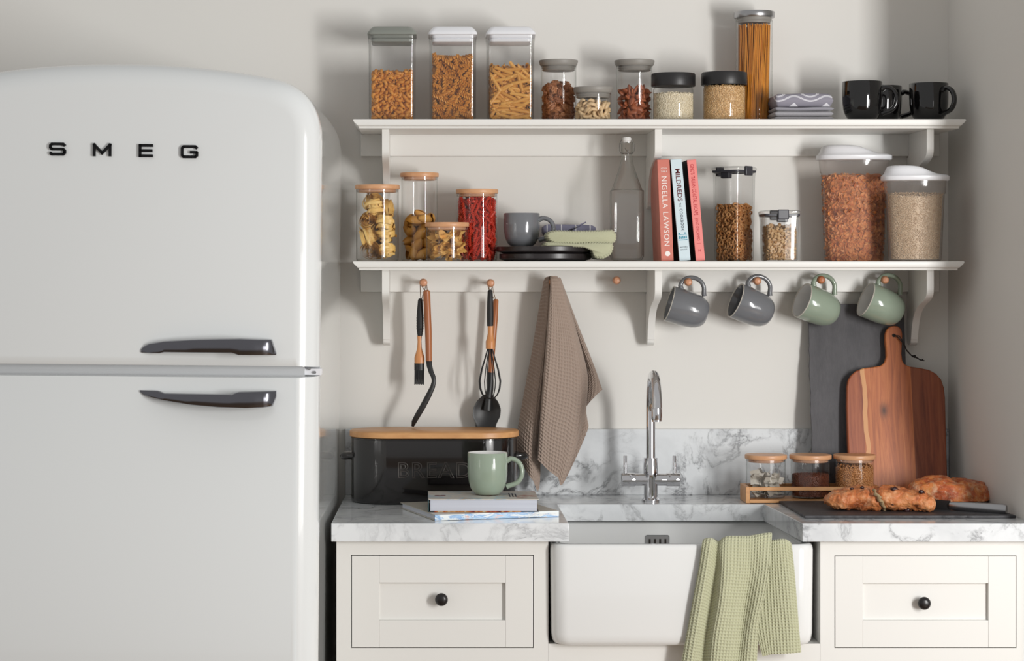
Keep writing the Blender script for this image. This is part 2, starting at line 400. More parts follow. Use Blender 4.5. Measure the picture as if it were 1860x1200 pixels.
M['ink_teal'] = plain('ink_teal', rgb(40, 140, 165), 0.5)

# ------------------------------------------------------------------ lettering
def text_mesh(body, m, name, parent, origin, r, u, length=None, height=None, extr=0.0002, align='CENTER', outline=0, world=True, space=1.0, bold=0.0):
    cu = bpy.data.curves.new('t', 'FONT'); cu.body = body; cu.align_x = align; cu.align_y = 'CENTER'; cu.space_character = space
    cu.size = 1.0; cu.extrude = 0; cu.offset = bold; cu.resolution_u = 4
    if outline: cu.fill_mode = 'NONE'; cu.bevel_depth = outline; cu.bevel_resolution = 2
    o = bpy.data.objects.new('t', cu); COL.objects.link(o)
    bpy.context.view_layer.update()
    me = bpy.data.meshes.new_from_object(o.evaluated_get(bpy.context.evaluated_depsgraph_get()))
    bpy.data.objects.remove(o)
    V = np.array([v.co[:] for v in me.vertices])
    lo, hi = V.min(0), V.max(0); V = V - (lo + hi) / 2
    sx = length / (hi[0] - lo[0]); sy = height / (hi[1] - lo[1]) if height else sx
    r = np.array(r, float); u = np.array(u, float); n = np.cross(r, u)
    og = np.array(origin, float) - (np.array(ORG.get(parent.name, (0, 0, 0))) if (parent is not None and world) else 0)
    sz = outline and sy or 1.0
    P = og + V[:, :1] * sx * r + V[:, 1:2] * sy * u + V[:, 2:3] * sz * n
    F = [tuple(p.vertices) for p in me.polygons]
    if not outline:      # give the letters a hair of thickness
        k = len(P); P = np.vstack([P, P + n * extr])
        from collections import Counter
        E = Counter()
        for f in F:
            for i in range(len(f)): E[(f[i], f[(i + 1) % len(f)])] += 1
        F2 = [tuple(reversed(f)) for f in F] + [tuple(i + k for i in f) for f in F]
        for (a, b) in E:
            if (b, a) not in E: F2.append((a, b, b + k, a + k))
        F = F2
    mb = MB(); mb.add(P.tolist(), F)
    return mb.build(name, m, parent, flip=False)

# ------------------------------------------------------------------ the setting
def wallmesh(name, poly, axis, a, b, m=None):
    return struct(MB().prism(poly, axis, a, b).build(name, m or M['wall']))
RWX = 1.2335
wallmesh('wall_back', [(-2.4, 0.0), (RWX + 0.12, 0.0), (RWX + 0.12, 2.75), (-2.4, 2.75)], 'y', 0.0, 0.12)
wallmesh('wall_right', [(RWX, 0.0), (RWX + 0.042, -0.60), (RWX + 0.16, -0.60), (RWX + 0.12, 0.0)], 'z', 0, 2.75)
struct(MB().box(-2.4, 3.2, -6.0, 0.12, -0.08, 0.0).build('floor', M['floor']))

# ------------------------------------------------------------------ worktop, splashback, cabinets, sink
def wt(): return [(-0.170, -0.001), (-0.1800, -0.588), (0.3105, -0.588), (0.3105, -0.216), (0.772, -0.216), (0.7925, -0.590), (RWX + 0.0400, -0.590), (RWX - 0.001, -0.001)]
o = MB().prism(wt(), 'z', 0.862, 0.900).build('worktop', M['marble'], bevel=0.0012)
tag(o, 'pale grey marble-effect worktop with a cut-out around the sink', 'worktop')
o = MB().box(-0.170, RWX - 0.001, -0.012, -0.0005, 0.900, 1.053).build('splashback', M['marble'], bevel=0.001)
tag(o, 'low marble-effect upstand along the back wall above the worktop', 'splashback')

def cabinet(x0, x1, dx0, dx1, z0, z1, kx, kz, label, dlabel=None):
    yf, yb = -0.565, -0.02
    root = thing('kitchen_cabinet', label, 'cabinet', ((x0 + x1) / 2, -0.3, 0))
    g = 0.0016
    b = MB()
    b.prism([(x0, 0), (x1, 0), (x1, z0 - g), (x0, z0 - g)], 'y', yf, yf + 0.022)
    b.prism([(x0, z1 + g), (x1, z1 + g), (x1, 0.8615), (x0, 0.8615)], 'y', yf, yf + 0.022)
    b.prism([(x0, z0 - g), (dx0 - g, z0 - g), (dx0 - g, z1 + g), (x0, z1 + g)], 'y', yf, yf + 0.022)
    b.prism([(dx1 + g, z0 - g), (x1, z0 - g), (x1, z1 + g), (dx1 + g, z1 + g)], 'y', yf, yf + 0.022)
    b.build('face_frame', M['cream'], root, world=True)
    c = MB(); c.box(x0, x1, yf + 0.022, yb, 0.0, 0.8615)
    c.build('carcass', M['cream'], root, world=True)
    c = MB(); c.box(dx0 - g, dx1 + g, yf + 0.0205, yf + 0.0219, z0 - g, z1 + g); c.build('shadow_gap', M['dark'], root, world=True)
    sw, rw = 0.057, 0.056
    yd = yf - 0.001
    d = MB()
    d.box(dx0, dx0 + sw, yd, yf + 0.018, z0, z1); d.box(dx1 - sw, dx1, yd, yf + 0.018, z0, z1)
    d.box(dx0 + sw, dx1 - sw, yd + 0.0003, yf + 0.018, z1 - rw, z1); d.box(dx0 + sw, dx1 - sw, yd + 0.0003, yf + 0.018, z0, z0 + rw)
    d.box(dx0 + sw - 0.002, dx1 - sw + 0.002, yd + 0.0095, yf + 0.016, z0 + rw - 0.002, z1 - rw + 0.002)
    dr = d.build('drawer', M['cream'], root, world=True, bevel=0.0007)
    prof = [(0.0, -0.0265), (0.006, -0.0263), (0.0105, -0.0245), (0.0132, -0.0205), (0.0134, -0.017), (0.0115, -0.0135), (0.0065, -0.011), (0.0048, -0.007), (0.0055, -0.001), (0.0075, 0.0), (0.0, 0.0)]
    k = MB().lathe([(r + 1e-6, y) for r, y in prof], 32, (kx, yd + 0.0095, kz), axis='y').build('knob', M['knob'], dr, world=True)
    k['label'] = 'round black knob'
    return root
cabinet(-0.170, 0.2696, -0.1382, 0.2376, 0.6404, 0.8300, 0.0477, 0.7405, 'cream kitchen cabinet with shaker drawer left of the sink, beside the fridge')
cabinet(0.8340, RWX + 0.038, X(1517, -.565), X(1845, -.565), 0.6404, 0.8290, X(1680, -.58), Z(1096, -.58), 'cream kitchen cabinet with shaker drawer right of the sink, by the wall')
root = thing('sink_cabinet', 'cream base cabinet panel underneath the white butler sink', 'cabinet', (0.55, -0.3, 0))
MB().box(0.2700, 0.8336, -0.565, -0.02, 0.0, 0.6475).build('front_panel', M['cream'], root, world=True)

def sink():
    x0, x1, y0, y1, z0, z1 = 0.2735, 0.8180, -0.600, -0.165, 0.6480, 0.8570
    root = thing('butler_sink', 'large white ceramic butler sink with a plain front apron', 'sink', ((x0 + x1) / 2, (y0 + y1) / 2, z0))
    c = (0.0, 0.0); hx, hy = (x1 - x0) / 2, (y1 - y0) / 2; H = z1 - z0; R = []
    for i, s, z in ((0, .014, 0), (1, .006, .003), (2, .002, .010), (3, 0, .024)): R.append(rrect(hx - s - 0.002 * (1 - z / H), hy - s, 0.034, z, 8))
    R.append(rrect(hx, hy, 0.034, H - 0.012, 8)); R.append(rrect(hx - .0015, hy - .0015, 0.033, H - 0.004, 8)); R.append(rrect(hx - .005, hy - .005, 0.03, H, 8))
    w = 0.024
    R.append(rrect(hx - w + .004, hy - w + .004, 0.03, H, 8)); R.append(rrect(hx - w, hy - w, 0.028, H - 0.006, 8))
    R.append(rrect(hx - w - .004, hy - w - .004, 0.03, 0.05, 8)); R.append(rrect(hx - w - .02, hy - w - .02, 0.03, 0.03, 8)); R.append(rrect(0.03, 0.03, 0.02, 0.026, 8))
    MB().loft(R).build('basin', M['ceramic'], root, angle=60)
    yb = y1 - w - 0.0015 - root.location.y
    gx0, gx1 = X(1172, -.19) - root.location.x, X(1216, -.19) - root.location.x
    g = MB()
    zt = Z(971, -.19) - z0; zb = zt - 0.048
    g.loft([[(p[0] + (gx0 + gx1) / 2, yy, p[1] + (zt + zb) / 2) for p in rrect((gx1 - gx0) / 2 - s, 0.024 - s, 0.005, 0)] for yy, s in ((yb + 0.008, 0), (yb - 0.002, 0), (yb - 0.0035, 0.0012))])
    gg = g.build('overflow_grate', M['steel'], root)
    for i in range(4):
        xx = gx0 + 0.0095 + i * (gx1 - gx0 - 0.019) / 3
        MB().box(xx - .0022, xx + .0022, yb - 0.0040, yb - 0.0034, zb + 0.009, zt - 0.0085).build('slot', M['dark'], gg)
sink()

def tap():
    tx, ty = 0.5254, -0.150
    r = thing('mixer_tap', 'tall chrome swan-neck mixer tap with two lever handles behind the sink', 'tap', (tx, ty, 0.9))
    MB().lathe([(0, 0), (.0205, 0), (.0205, .004), (.018, .006), (.0155, .009), (.0155, .045), (.0165, .05), (.0165, .085), (.0155, .089), (.0155, .098), (.011, .0985), (0, .0985)], 36).build('column', M['chrome'], r)
    P = [(0, 0, .095)]
    zc = Z(673, -.24) - 0.9 - 0.009
    rad = 0.088; ztop = zc - rad
    P += [(0, 0, .12), (0, 0, .18), (0, 0, ztop - .02)]
    for i in range(0, 21):
        a = PI * i / 20; P.append((-0.004 * i / 20, -rad + rad * math.cos(a), ztop + rad * math.sin(a)))
    ze = Z(762, -.326) - 0.9
    P.append((-.005, -2 * rad, ztop - .01)); P.append((-.0055, -2 * rad, ze + 0.026))
    MB().tube(P, 0.0105, 24).build('spout', M['chrome'], r)
    MB().lathe([(0.004, 0), (.0112, 0), (.0116, .002), (.0116, .024), (.0105, .0255), (.004, .0255)], 30, (-.0055, -2 * rad, ze)).build('aerator', M['chrome'], r)
    zb = .049
    MB().lathe([(0, -.052), (.0135, -.052), (.014, -.051), (.014, .051), (.0135, .052), (0, .052)], 36, (0, 0, zb), axis='x').build('crossbar', M['chrome'], r)
    for s in (-1, 1):
        k = MB().lathe([(0, -.0155), (.0146, -.0155), (.0152, -.0145), (.0152, .0145), (.0146, .0155), (0, .0155)], 36, (s * .0505, 0, zb), axis='x').build('valve', M['chrome'], r)
        MB().lathe([(0, 0), (.0042, 0), (.0042, .042), (.0035, .043), (0, .043)], 16, (s * .0555 - .002, 0, zb + .011)).build('lever', M['chrome'], k)
tap()

# ------------------------------------------------------------------ wall shelves
def bracket_poly(zt):
    P = [(-0.0185, 0.0), (-0.206, 0.0), (-0.206, -0.042), (-0.2045, -0.050), (-0.200, -0.0565), (-0.191, -0.062), (-0.176, -0.0675), (-0.158, -0.072), (-0.138, -0.0765), (-0.118, -0.082),
         (-0.100, -0.089), (-0.084, -0.098), (-0.071, -0.109), (-0.061, -0.122), (-0.053, -0.138), (-0.048, -0.152), (-0.0455, -0.160)]
    for i in range(7):
        a = PI * i / 6; P.append((-0.0245 - 0.020 * math.cos(a) , -0.160 - 0.014 * math.sin(a)))
    P.append((-0.001, -0.160)); P.append((-0.001, -0.054)); P.append((-0.0185, -0.054))
    return [(y, zt + z) for y, z in P]
def shelf(zt, xl, xr, label, pegs):
    root = thing('wall_shelf', label, 'shelf', ((xl + xr) / 2, -0.125, zt))
    th = 0.016
    b = MB(); k = 0.0115
    def ring(z, i, f): return [(xl + i, -0.25 + f, z), (xr - i, -0.25 + f, z), (xr - i, -0.0005, z), (xl + i, -0.0005, z)]
    b.loft([ring(zt - th - 0.004, k + 0.002, .010), ring(zt - th + .0005, k + 0.0015, .0085), ring(zt - th + 0.001, k, .0045), ring(zt - th + 0.003, k - .002, .0015), ring(zt - 0.0085, 0.005, .0004), ring(zt - 0.005, 0.0015, 0), ring(zt - 0.0015, 0.0, 0), ring(zt, 0.0015, .0015)])
    b.build('shelf_board', M['shelf'], root, world=True, angle=25)
    zu = zt - th - 0.004
    MB().box(-0.134, 1.2095, -0.018, -0.0005, zu - 0.0505, zu).build('back_rail', M['shelf'], root, world=True, bevel=0.001)
    for px in (700.3, 1196, 1690):
        xc = X(px, -0.206)
        MB().prism(bracket_poly(zu), 'x', xc - 0.008, xc + 0.008).build('bracket', M['shelf'], root, world=True, bevel=0.0014, angle=45)
    for i, px in enumerate(pegs):
        y = -0.075; x = X(px[0], y); z = Z(px[1], y)
        P = MB().lathe([(0, 0.0), (.0048, 0.0), (.0044, -.02), (.0042, -.046), (.0060, -.0495), (.0085, -.053), (.0094, -.0585), (.0088, -.0635), (.0060, -.0675), (0.001, -.069)], 24, (x, -0.018, z), axis='y')
        P.build('peg', M['peg2'] if px[2] else M['peg'], root, world=True)
    return root
ZU, ZL = 1.757, 1.442
shelf(ZU, -0.1452, 1.2142, 'white painted wall shelf with curved brackets, the upper of the two', [])
PEGS = [(769, 513, 0), (891, 514, 0), (1003, 512, 0), (1120, 509, 0), (1250, 512, 0), (1375, 510, 0), (1491, 508, 1), (1607, 508, 0)]
shelf(ZL, -0.1452, 1.2105, 'white painted wall shelf, the lower, with round pegs beneath', PEGS)

# ------------------------------------------------------------------ fridge
def fridge():
    hw = 0.400; roll = math.radians(0.45); yaw = math.radians(-1.25)
    tg = math.tan(roll)
    yf = -0.805                                   # door face
    xr = X(589.5, -0.745) - 1.2 * tg             # right edge of the body at the floor
    fx = xr - hw
    root = thing('retro_fridge', 'large white retro fridge freezer with rounded doors at the left of the kitchen', 'fridge', (fx, -0.40, 0.0), (0, roll, yaw))
    Mx = Matrix.Translation((fx, -0.40, 0)) @ Matrix.Rotation(yaw, 4, 'Z') @ Matrix.Rotation(roll, 4, 'Y')
    inv = Mx.inverted()
    def loc(px, py, Y): return inv @ Vector((X(px, Y), Y, Z(py, Y)))
    ztop = Z(122, -.79) + 0.009
    def arch(x): return ztop - 0.26 * x * x - 0.35 * x ** 4
    def outline(z0, full=True, hw=hw, zc=None):
        R = [(hw, z0), (hw, z0 + 0.02)]; za = arch(hw); rr = 0.100
        n = 14
        P0, P1, P2 = Vector((hw, za - rr)), Vector((hw + 0.0, za + 0.004)), Vector((hw - rr, arch(hw - rr)))
        for i in range(n + 1):
            t = i / n; p = P0 * (1 - t) ** 2 + P1 * 2 * t * (1 - t) + P2 * t * t; R.append((p.x, p.y))
        for i in range(1, 16):
            x = (hw - rr) * (1 - i / 15); R.append((x, arch(x)))
        return R + [(-x, z) for x, z in reversed(R[:-1])]
    def flat(z0, z1): 
        R = [(hw, z0), (hw, z1)]
        return R + [(-hw, z1), (-hw, z0)]
    def door(name, O, y0, y1, ea, eb, wfun):
        O = [Vector(p) for p in O]; n = len(O); N = []
        for i in range(n):
            a = O[i] - O[i - 1]; b = O[(i + 1) % n] - O[i]
            na = Vector((a.y, -a.x)).normalized(); nb = Vector((b.y, -b.x)).normalized()
            wa, wb = wfun(O[i - 1], O[i]), wfun(O[i], O[(i + 1) % n])
            # inset so that each side moves by its own amount
            m = na.cross(nb) if hasattr(na, 'cross') else 0
            det = na.x * nb.y - na.y * nb.x
            if abs(det) < 1e-3: N.append(na * (wa + wb) / 2)
            else: N.append(Vector(((wa * nb.y - wb * na.y) / det, (na.x * wb - nb.x * wa) / det)))
        rings = []
        K = 12
        rings.append([(p.x, y1, p.y) for p in O])
        for k in range(K + 1):
            a = PI / 2 * k / K; ins = 1 - math.cos(a); y = y0 + (y1 - 0.010 - y0) * (1 - math.sin(a))
            rings.append([(p.x - q.x * ins, y, p.y - q.y * ins) for p, q in zip(O, N)])
        return MB().loft(rings)
    ly = lambda y: y + 0.40
    seam_u = loc(580, 667, yf).z; seam_l = loc(580, 684, yf).z
    S = 0.052
    def w_up(a, b): return 0.003 if (abs(a.y - b.y) < 1e-6 and a.y < 1.5) else S
    def w_lo(a, b): return 0.003 if abs(a.y - b.y) < 1e-6 else S
    Ou = outline(seam_u); Ou = list(reversed(Ou))
    Ou = Ou  # clockwise
    Ou = list(reversed(Ou))
    up = door('freezer_door', Ou, ly(yf), ly(-0.742), 0, 0, w_up).build('freezer_door', M['fridge'], root, angle=50)
    Ol = [(hw, 0.07), (hw, seam_l), (-hw, seam_l), (-hw, 0.07)]
    lo = door('fridge_door', Ol, ly(yf), ly(-0.742), 0, 0, w_lo).build('fridge_door', M['fridge'], root, angle=50)
    # body
    B = outline(0.02, hw=hw - 0.001); V = [(x, y) for x, y in B]
    rings = [[(x, ly(y), z) for x, z in V] for y in (-0.736, -0.05)]
    MB().loft(rings).build('body', M['fridgeside'], root, angle=50, bevel=0.002)
    Bs = [(x * 0.996, z - 0.002) for x, z in outline(0.04)]
    MB().loft([[(x, ly(y), z) for x, z in Bs] for y in (-0.7425, -0.7355)]).build('door_seal', M['seal'], root, angle=50)
    MB().box(-hw + 0.012, hw - 0.03, ly(-0.775), ly(-0.742), seam_l - 0.004, seam_u + 0.004).build('centre_rail', M['seal'], root)
    # hinge
    h0 = loc(553, 668, -.775); h1 = loc(584, 683, -.775)
    hb = MB().box(h0.x, h1.x, h0.y - 0.002, h0.y + 0.03, h1.z + 0.002, h0.z - 0.001).build('hinge', M['lidwhite'], root, bevel=0.001)
    for px, py in ((562, 669.5), (572, 676)):
        p = loc(px, py, -.778); MB().lathe([(0, -.004), (.0028, -.004), (.0030, .004), (0, .004)], 14, p, axis='y').build('screw', M['steel'], hb)
    # handles
    def handle(pts_top, pts_bot, curve, dr):
        rings = []
        xs = sorted(set([p[0] for p in pts_top] + [p[0] for p in pts_bot] + list(range(262, 500, 8))))
        def it(P, x): return float(np.interp(x, [p[0] for p in P], [p[1] for p in P]))
        for x in xs:
            bul = float(np.interp(x, [257, 262, 275, 300, 350, 410, 460, 490, 503], [0.0, .006, .014, .024, .034, .040, .038, .030, .016]))
            back = 0.0 if (x < 285 or x > 445) else float(np.interp(x, [285, 300, 425, 445], [0.002, .010, .018, .004]))
            p = loc(x, it(pts_top, x), yf); q = loc(x, it(pts_bot, x), yf)
            zt, zb = p.z, q.z
            if zt - zb < 0.002: zt = zb + 0.002
            yf0 = ly(yf) + 0.001; yfr = yf0 - max(bul, back + 0.004); ybk = yf0 - back
            h = (zt - zb); c = min(0.004, h * .25)
            rings.append([(p.x, ybk, zb), (p.x, yfr + c, zb), (p.x, yfr + c * .3, zb + c * .3), (p.x, yfr, zb + c), (p.x, yfr, zt - c), (p.x, yfr + c * .3, zt - c * .3), (p.x, yfr + c, zt), (p.x, ybk, zt)])
        return MB().loft(rings).build('handle', M['gunmetal'], dr, angle=40)
    handle([(257, 634), (262, 629), (272, 624), (300, 619), (350, 616), (400, 614.5), (440, 614), (470, 615.5), (495, 616), (503, 640)],
           [(257, 640), (272, 641), (292, 641), (301, 639), (425, 639.5), (430, 641), (437, 643.5), (503, 644)], 0, up)
    handle([(255, 708), (288, 708.5), (293, 710), (301, 713), (425, 714.5), (430, 712), (437, 710), (503, 708.5)],
           [(255, 711), (262, 717), (272, 720), (300, 726), (350, 733.5), (400, 737.5), (450, 739), (480, 738), (497, 736), (503, 720)], 0, lo)
    # badge letters
    def strokes(polys, px0, px1, w):
        y = yf; ex = .9 if len(polys[0]) < 6 else .42
        b = MB()
        for poly in polys:
            for i in range(len(poly) - 1):
                a = Vector(poly[i]); c = Vector(poly[i + 1]); d = (c - a).normalized(); nn = Vector((-d.y, d.x)); e = w * 0.5
                a2, c2 = a - d * e * ex, c + d * e * ex
                q = [a2 + nn * e, c2 + nn * e, c2 - nn * e, a2 - nn * e]
                b.prism([(p.x, p.y) for p in q], 'y', ly(yf) - 0.0045, ly(yf) + 0.0005)
        return b
    def letter(ch, px0, px1, py0, py1):
        a = loc(px0, py1, yf); c = loc(px1, py0, yf); w = 0.0055
        x0, x1, z0, z1 = a.x + w / 2, c.x - w / 2, a.z + w / 2, c.z - w / 2; zm = (z0 + z1) / 2; r = 0.003
        P = {'S': [[(x1, z1 - .003), (x1 - r, z1), (x0 + r, z1), (x0, z1 - r), (x0, zm + r), (x0 + r, zm), (x1 - r, zm), (x1, zm - r), (x1, z0 + r), (x1 - r, z0), (x0 + r, z0), (x0, z0 + .003)]],
             'M': [[(x0, z0), (x0, z1), ((x0 + x1) / 2, z0 + .004), (x1, z1), (x1, z0)]],
             'E': [[(x1, z1), (x0, z1), (x0, z0), (x1, z0)], [(x0, zm), (x1 - .001, zm)]],
             'G': [[(x1, z1 - .003), (x1 - r, z1), (x0 + r, z1), (x0, z1 - r), (x0, z0 + r), (x0 + r, z0), (x1 - r, z0), (x1, z0 + r), (x1, zm - .001), ((x0 + x1) / 2 + .002, zm - .001)]]}[ch]
        strokes(P, px0, px1, w).build('badge_letter', M['badge'], up)
    letter('S', 89, 120.5, 259, 282.5); letter('M', 169, 203, 260.5, 284); letter('E', 252.5, 279, 262, 285.5); letter('G', 329, 361, 264, 287.5)
fridge()

# ------------------------------------------------------------------ pieces of food
def mesh_of(V, F, m, name, smooth=True, angle=60):
    me = bpy.data.meshes.new(name); me.from_pydata([tuple(map(float, p)) for p in V], [], [tuple(f) for f in F])
    me.polygons.foreach_set('use_smooth', [True] * len(me.polygons))
    me.set_sharp_from_angle(angle=math.radians(angle)); me.materials.append(m); return me
def tpl_tube(path, ro, ri, n=8, shear=0.0):
    b = MB(); P = [Vector(p) for p in path]
    def rings(r):
        q = MB(); q.tube(P, r, n, cap=False); V = np.array(q.v).reshape(len(P), n, 3); return V
    A, B = rings(ro), rings(ri)
    if shear:
        for V in (A, B):
            for k, s in ((0, 1), (-1, 1)): V[k, :, 2] += V[k, :, 0] * shear * s
    A = A.tolist(); B = B.tolist()
    b.loft([[tuple(p) for p in r] for r in A] + [[tuple(p) for p in r] for r in reversed(B)], closed=True)
    return b.v, b.f
def tpl_penne(): return tpl_tube([(0, 0, z) for z in (-.021, -.007, .007, .021)], .0043, .0032, 10, shear=1.0)
def tpl_cavat():
    P = [(.0030 * math.cos(a), .0030 * math.sin(a), -.0075 + .015 * i / 13) for i, a in enumerate(np.linspace(0, 2.4 * PI, 14))]
    return tpl_tube(P, .0031, .0019, 8)
def tpl_fusilli(Lh=.019, R=.0050, turns=1.9, nl=36, na=18):
    b = MB(); rings = []
    for k in range(nl + 1):
        t = k / nl; z = -Lh + 2 * Lh * t; tw = 2 * PI * turns * t; s = 1 if 0 < k < nl else .85
        rings.append([((.0014 + (R - .0014) * abs(math.cos(1.5 * a)) ** 1.6) * s * math.cos(a + tw), (.0014 + (R - .0014) * abs(math.cos(1.5 * a)) ** 1.6) * s * math.sin(a + tw), z) for a in np.linspace(0, 2 * PI, na, endpoint=False)])
    b.loft(rings); return b.v, b.f
def ico(sub, fn):
    bm = bmesh.new(); bmesh.ops.create_icosphere(bm, subdivisions=sub, radius=1.0)
    V = [fn(v.co) for v in bm.verts]; bm.verts.index_update(); F = [[v.index for v in f.verts] for f in bm.faces]; bm.free(); return V, F
def tpl_almond():
    def f(c):
        t = (c.z + 1) / 2; w = math.sin(PI * t ** 0.8) ** .75 if 0 < t < 1 else 0
        r = math.hypot(c.x, c.y) or 1; return (c.x / r * w * .0066, c.y / r * w * .0042, c.z * .0115)
    return ico(3, f)
def tpl_walnut(seed=0):
    def f(c):
        n = mnoise.noise(Vector(c) * 2.6 + Vector((seed, 0, 0))) + .6 * abs(mnoise.noise(Vector(c) * 5.5 + Vector((seed, 9, 0))))
        r = 1 + .42 * n - .30 * math.exp(-(c.x / .16) ** 2)
        return (c.x * .0098 * r, c.y * .0058 * r, c.z * .0125 * r)
    return ico(4, f)
def tpl_cashew():
    P = []; R = []
    for i in range(12):
        a = -1.25 + 2.5 * i / 11; P.append((.0078 * (math.cos(a) - .7), 0, .0092 * math.sin(a))); R.append(max(.0012, .0046 * math.sin(PI * (i + .6) / 12.2) ** .5 * (1.15 - .3 * i / 11)))
    b = MB(); b.tube(P, R, 10, flat=.8, up=(0, 1, 0)); return b.v, b.f
def tpl_shell():
    V = []; nu, nv = 31, 22
    for j in range(nv):
        t = j / (nv - 1); z = -.019 + .038 * t; r = .0125 * math.sin(PI * (0.04 + .92 * t)) ** .65
        for i in range(nu):
            a = (-2.45 + 4.9 * i / (nu - 1)) ; rr = r * (1 - .18 * abs(a) / 2.45) + .0006 * math.cos(i * PI) 
            V.append((rr * math.cos(a), rr * math.sin(a) * .9, z))
    F = [(j * nu + i, j * nu + i + 1, (j + 1) * nu + i + 1, (j + 1) * nu + i) for j in range(nv - 1) for i in range(nu - 1)]
    return V, F
def tpl_bow():
    V = []; nu, nv = 21, 13
    for j in range(nv):
        v = -1 + 2 * j / (nv - 1)
        for i in range(nu):
            u = -1 + 2 * i / (nu - 1); w = .30 + .70 * min(1, abs(u) * 1.35); pin = math.exp(-(u / .22) ** 2)
            x = .021 * u + (.0012 * (-1) ** j * np.sign(u) if abs(u) > .97 else 0)
            V.append((x, .0042 * math.cos(v * 7.0) * pin + .0025 * math.sin(v * 2.5 + u) * abs(u), .0155 * v * w))
    F = [(j * nu + i, j * nu + i + 1, (j + 1) * nu + i + 1, (j + 1) * nu + i) for j in range(nv - 1) for i in range(nu - 1)]
    return V, F
def tpl_hoop():
    b = MB(); R = []
    for k in range(14):
        a = 2 * PI * k / 14; q = []
        for i in range(7):
            t = 2 * PI * i / 7; r = .0046 + .0021 * math.cos(t); q.append((r * math.cos(a), r * math.sin(a), .0019 * math.sin(t)))
        R.append(q)
    b.loft(R, closed=True); return b.v, b.f
def tpl_nest(seed):
    rr = random.Random(seed); b = MB()
    for s in range(30):
        w = .0030; n = 60; ph = rr.random() * 6.28; hz = rr.uniform(-.013, .013); R0 = .006 + .0185 * ((s * 7) % 30) / 30; el = rr.uniform(.75, 1.05); tl = rr.uniform(-.16, .16); tl2 = rr.uniform(-.16, .16)
        A = np.zeros((n, 2, 3))
        for k in range(n):
            a = ph + 2 * PI * 1.25 * k / n; r = R0 * (1 - .26 * k / n) * (1 + .07 * math.sin(3 * a + s)); z = hz + r * (tl * math.cos(a) + tl2 * math.sin(a)) * .6 + .002 * math.sin(2.3 * a)
            x, y = r * math.cos(a) * el, r * math.sin(a)
            A[k, 0] = (x, y, z - w * .9); A[k, 1] = (x * 1.03, y * 1.03, z + w * .9)
        b.grid(A)
    return b.v, b.f
def tpl_grain(l=.0032, r=.0011):
    V = [(0, 0, -l), (0, 0, l)] + [(r * math.cos(a), r * math.sin(a), z) for z in (-l * .45, l * .45) for a in (0, PI / 2, PI, 1.5 * PI)]
    F = []
    for i in range(4):
        j = (i + 1) % 4; F += [(0, 2 + j, 2 + i), (2 + i, 2 + j, 6 + j, 6 + i), (1, 6 + i, 6 + j)]
    return V, F
def tpl_flake(seed=1):
    V = []; n = 9
    rr = random.Random(seed); ring = [rr.uniform(.7, 1.15) for _ in range(n)]
    V.append((0, 0, 0))
    for q, s in ((.5, 1), (1, 1)):
        for i in range(n):
            a = 2 * PI * i / n; R = .0085 * q * ring[i]; x, y = R * math.cos(a), R * math.sin(a) * .8; V.append((x, y, .0016 * math.sin(a * 2 + seed) * q + (x * x * 45)))
    F = [(0, 1 + i, 1 + (i + 1) % n) for i in range(n)] + [(1 + i, 1 + n + i, 1 + n + (i + 1) % n, 1 + (i + 1) % n) for i in range(n)]
    return V, F
def tpl_clump(seed=0, r=.006):
    return ico(2, lambda c: tuple(Vector(c) * r * (1 + .7 * mnoise.noise(Vector(c) * 1.9 + Vector((seed, 3, 1))))))

def dart(w, h, d, rr, n=4000):
    P = []; cell = d; G = {}
    for _ in range(n):
        p = (rr.uniform(0, w), rr.uniform(0, h)); k = (int(p[0] / cell), int(p[1] / cell)); ok = True
        for i in (-1, 0, 1):
            for j in (-1, 0, 1):
                for q in G.get((k[0] + i, k[1] + j), ()):
                    if (q[0] - p[0]) ** 2 + (q[1] - p[1]) ** 2 < d * d: ok = False; break
                if not ok: break
            if not ok: break
        if ok: G.setdefault(k, []).append(p); P.append(p)
    return P
def spots_cyl(R, z0, z1, d, rr, ang=1.75, top=True, jit=.004):
    out = []
    for a, z in dart(2 * ang * R, z1 - z0, d, rr):
        t = a / R - ang; out.append((Vector((R * math.sin(t), -R * math.cos(t), z0 + z)), Vector((math.sin(t), -math.cos(t), 0))))
    if top:
        for x, y in dart(2 * R, 2 * R, d, rr):
            x -= R; y -= R
            if x * x + y * y < (R - d * .25) ** 2: out.append((Vector((x, y, z1 + rr.uniform(0, jit))), Vector((0, 0, 1))))
    return out
def spots_box(hx, hy, z0, z1, d, rr, jit=.004, top=True, sides=True):
    out = []
    for x, z in dart(2 * hx, z1 - z0, d, rr): out.append((Vector((x - hx, -hy, z0 + z)), Vector((0, -1, 0))))
    if sides:
        for s in (-1, 1):
            for y, z in dart(2 * hy, z1 - z0, d, rr):
                if y > d * .6: out.append((Vector((s * hx, y - hy, z0 + z)), Vector((s, 0, 0))))
    if top:
        for x, y in dart(2 * hx, 2 * hy, d, rr): out.append((Vector((x - hx, y - hy, z1 + rr.uniform(0, jit))), Vector((0, 0, 1))))
    return out
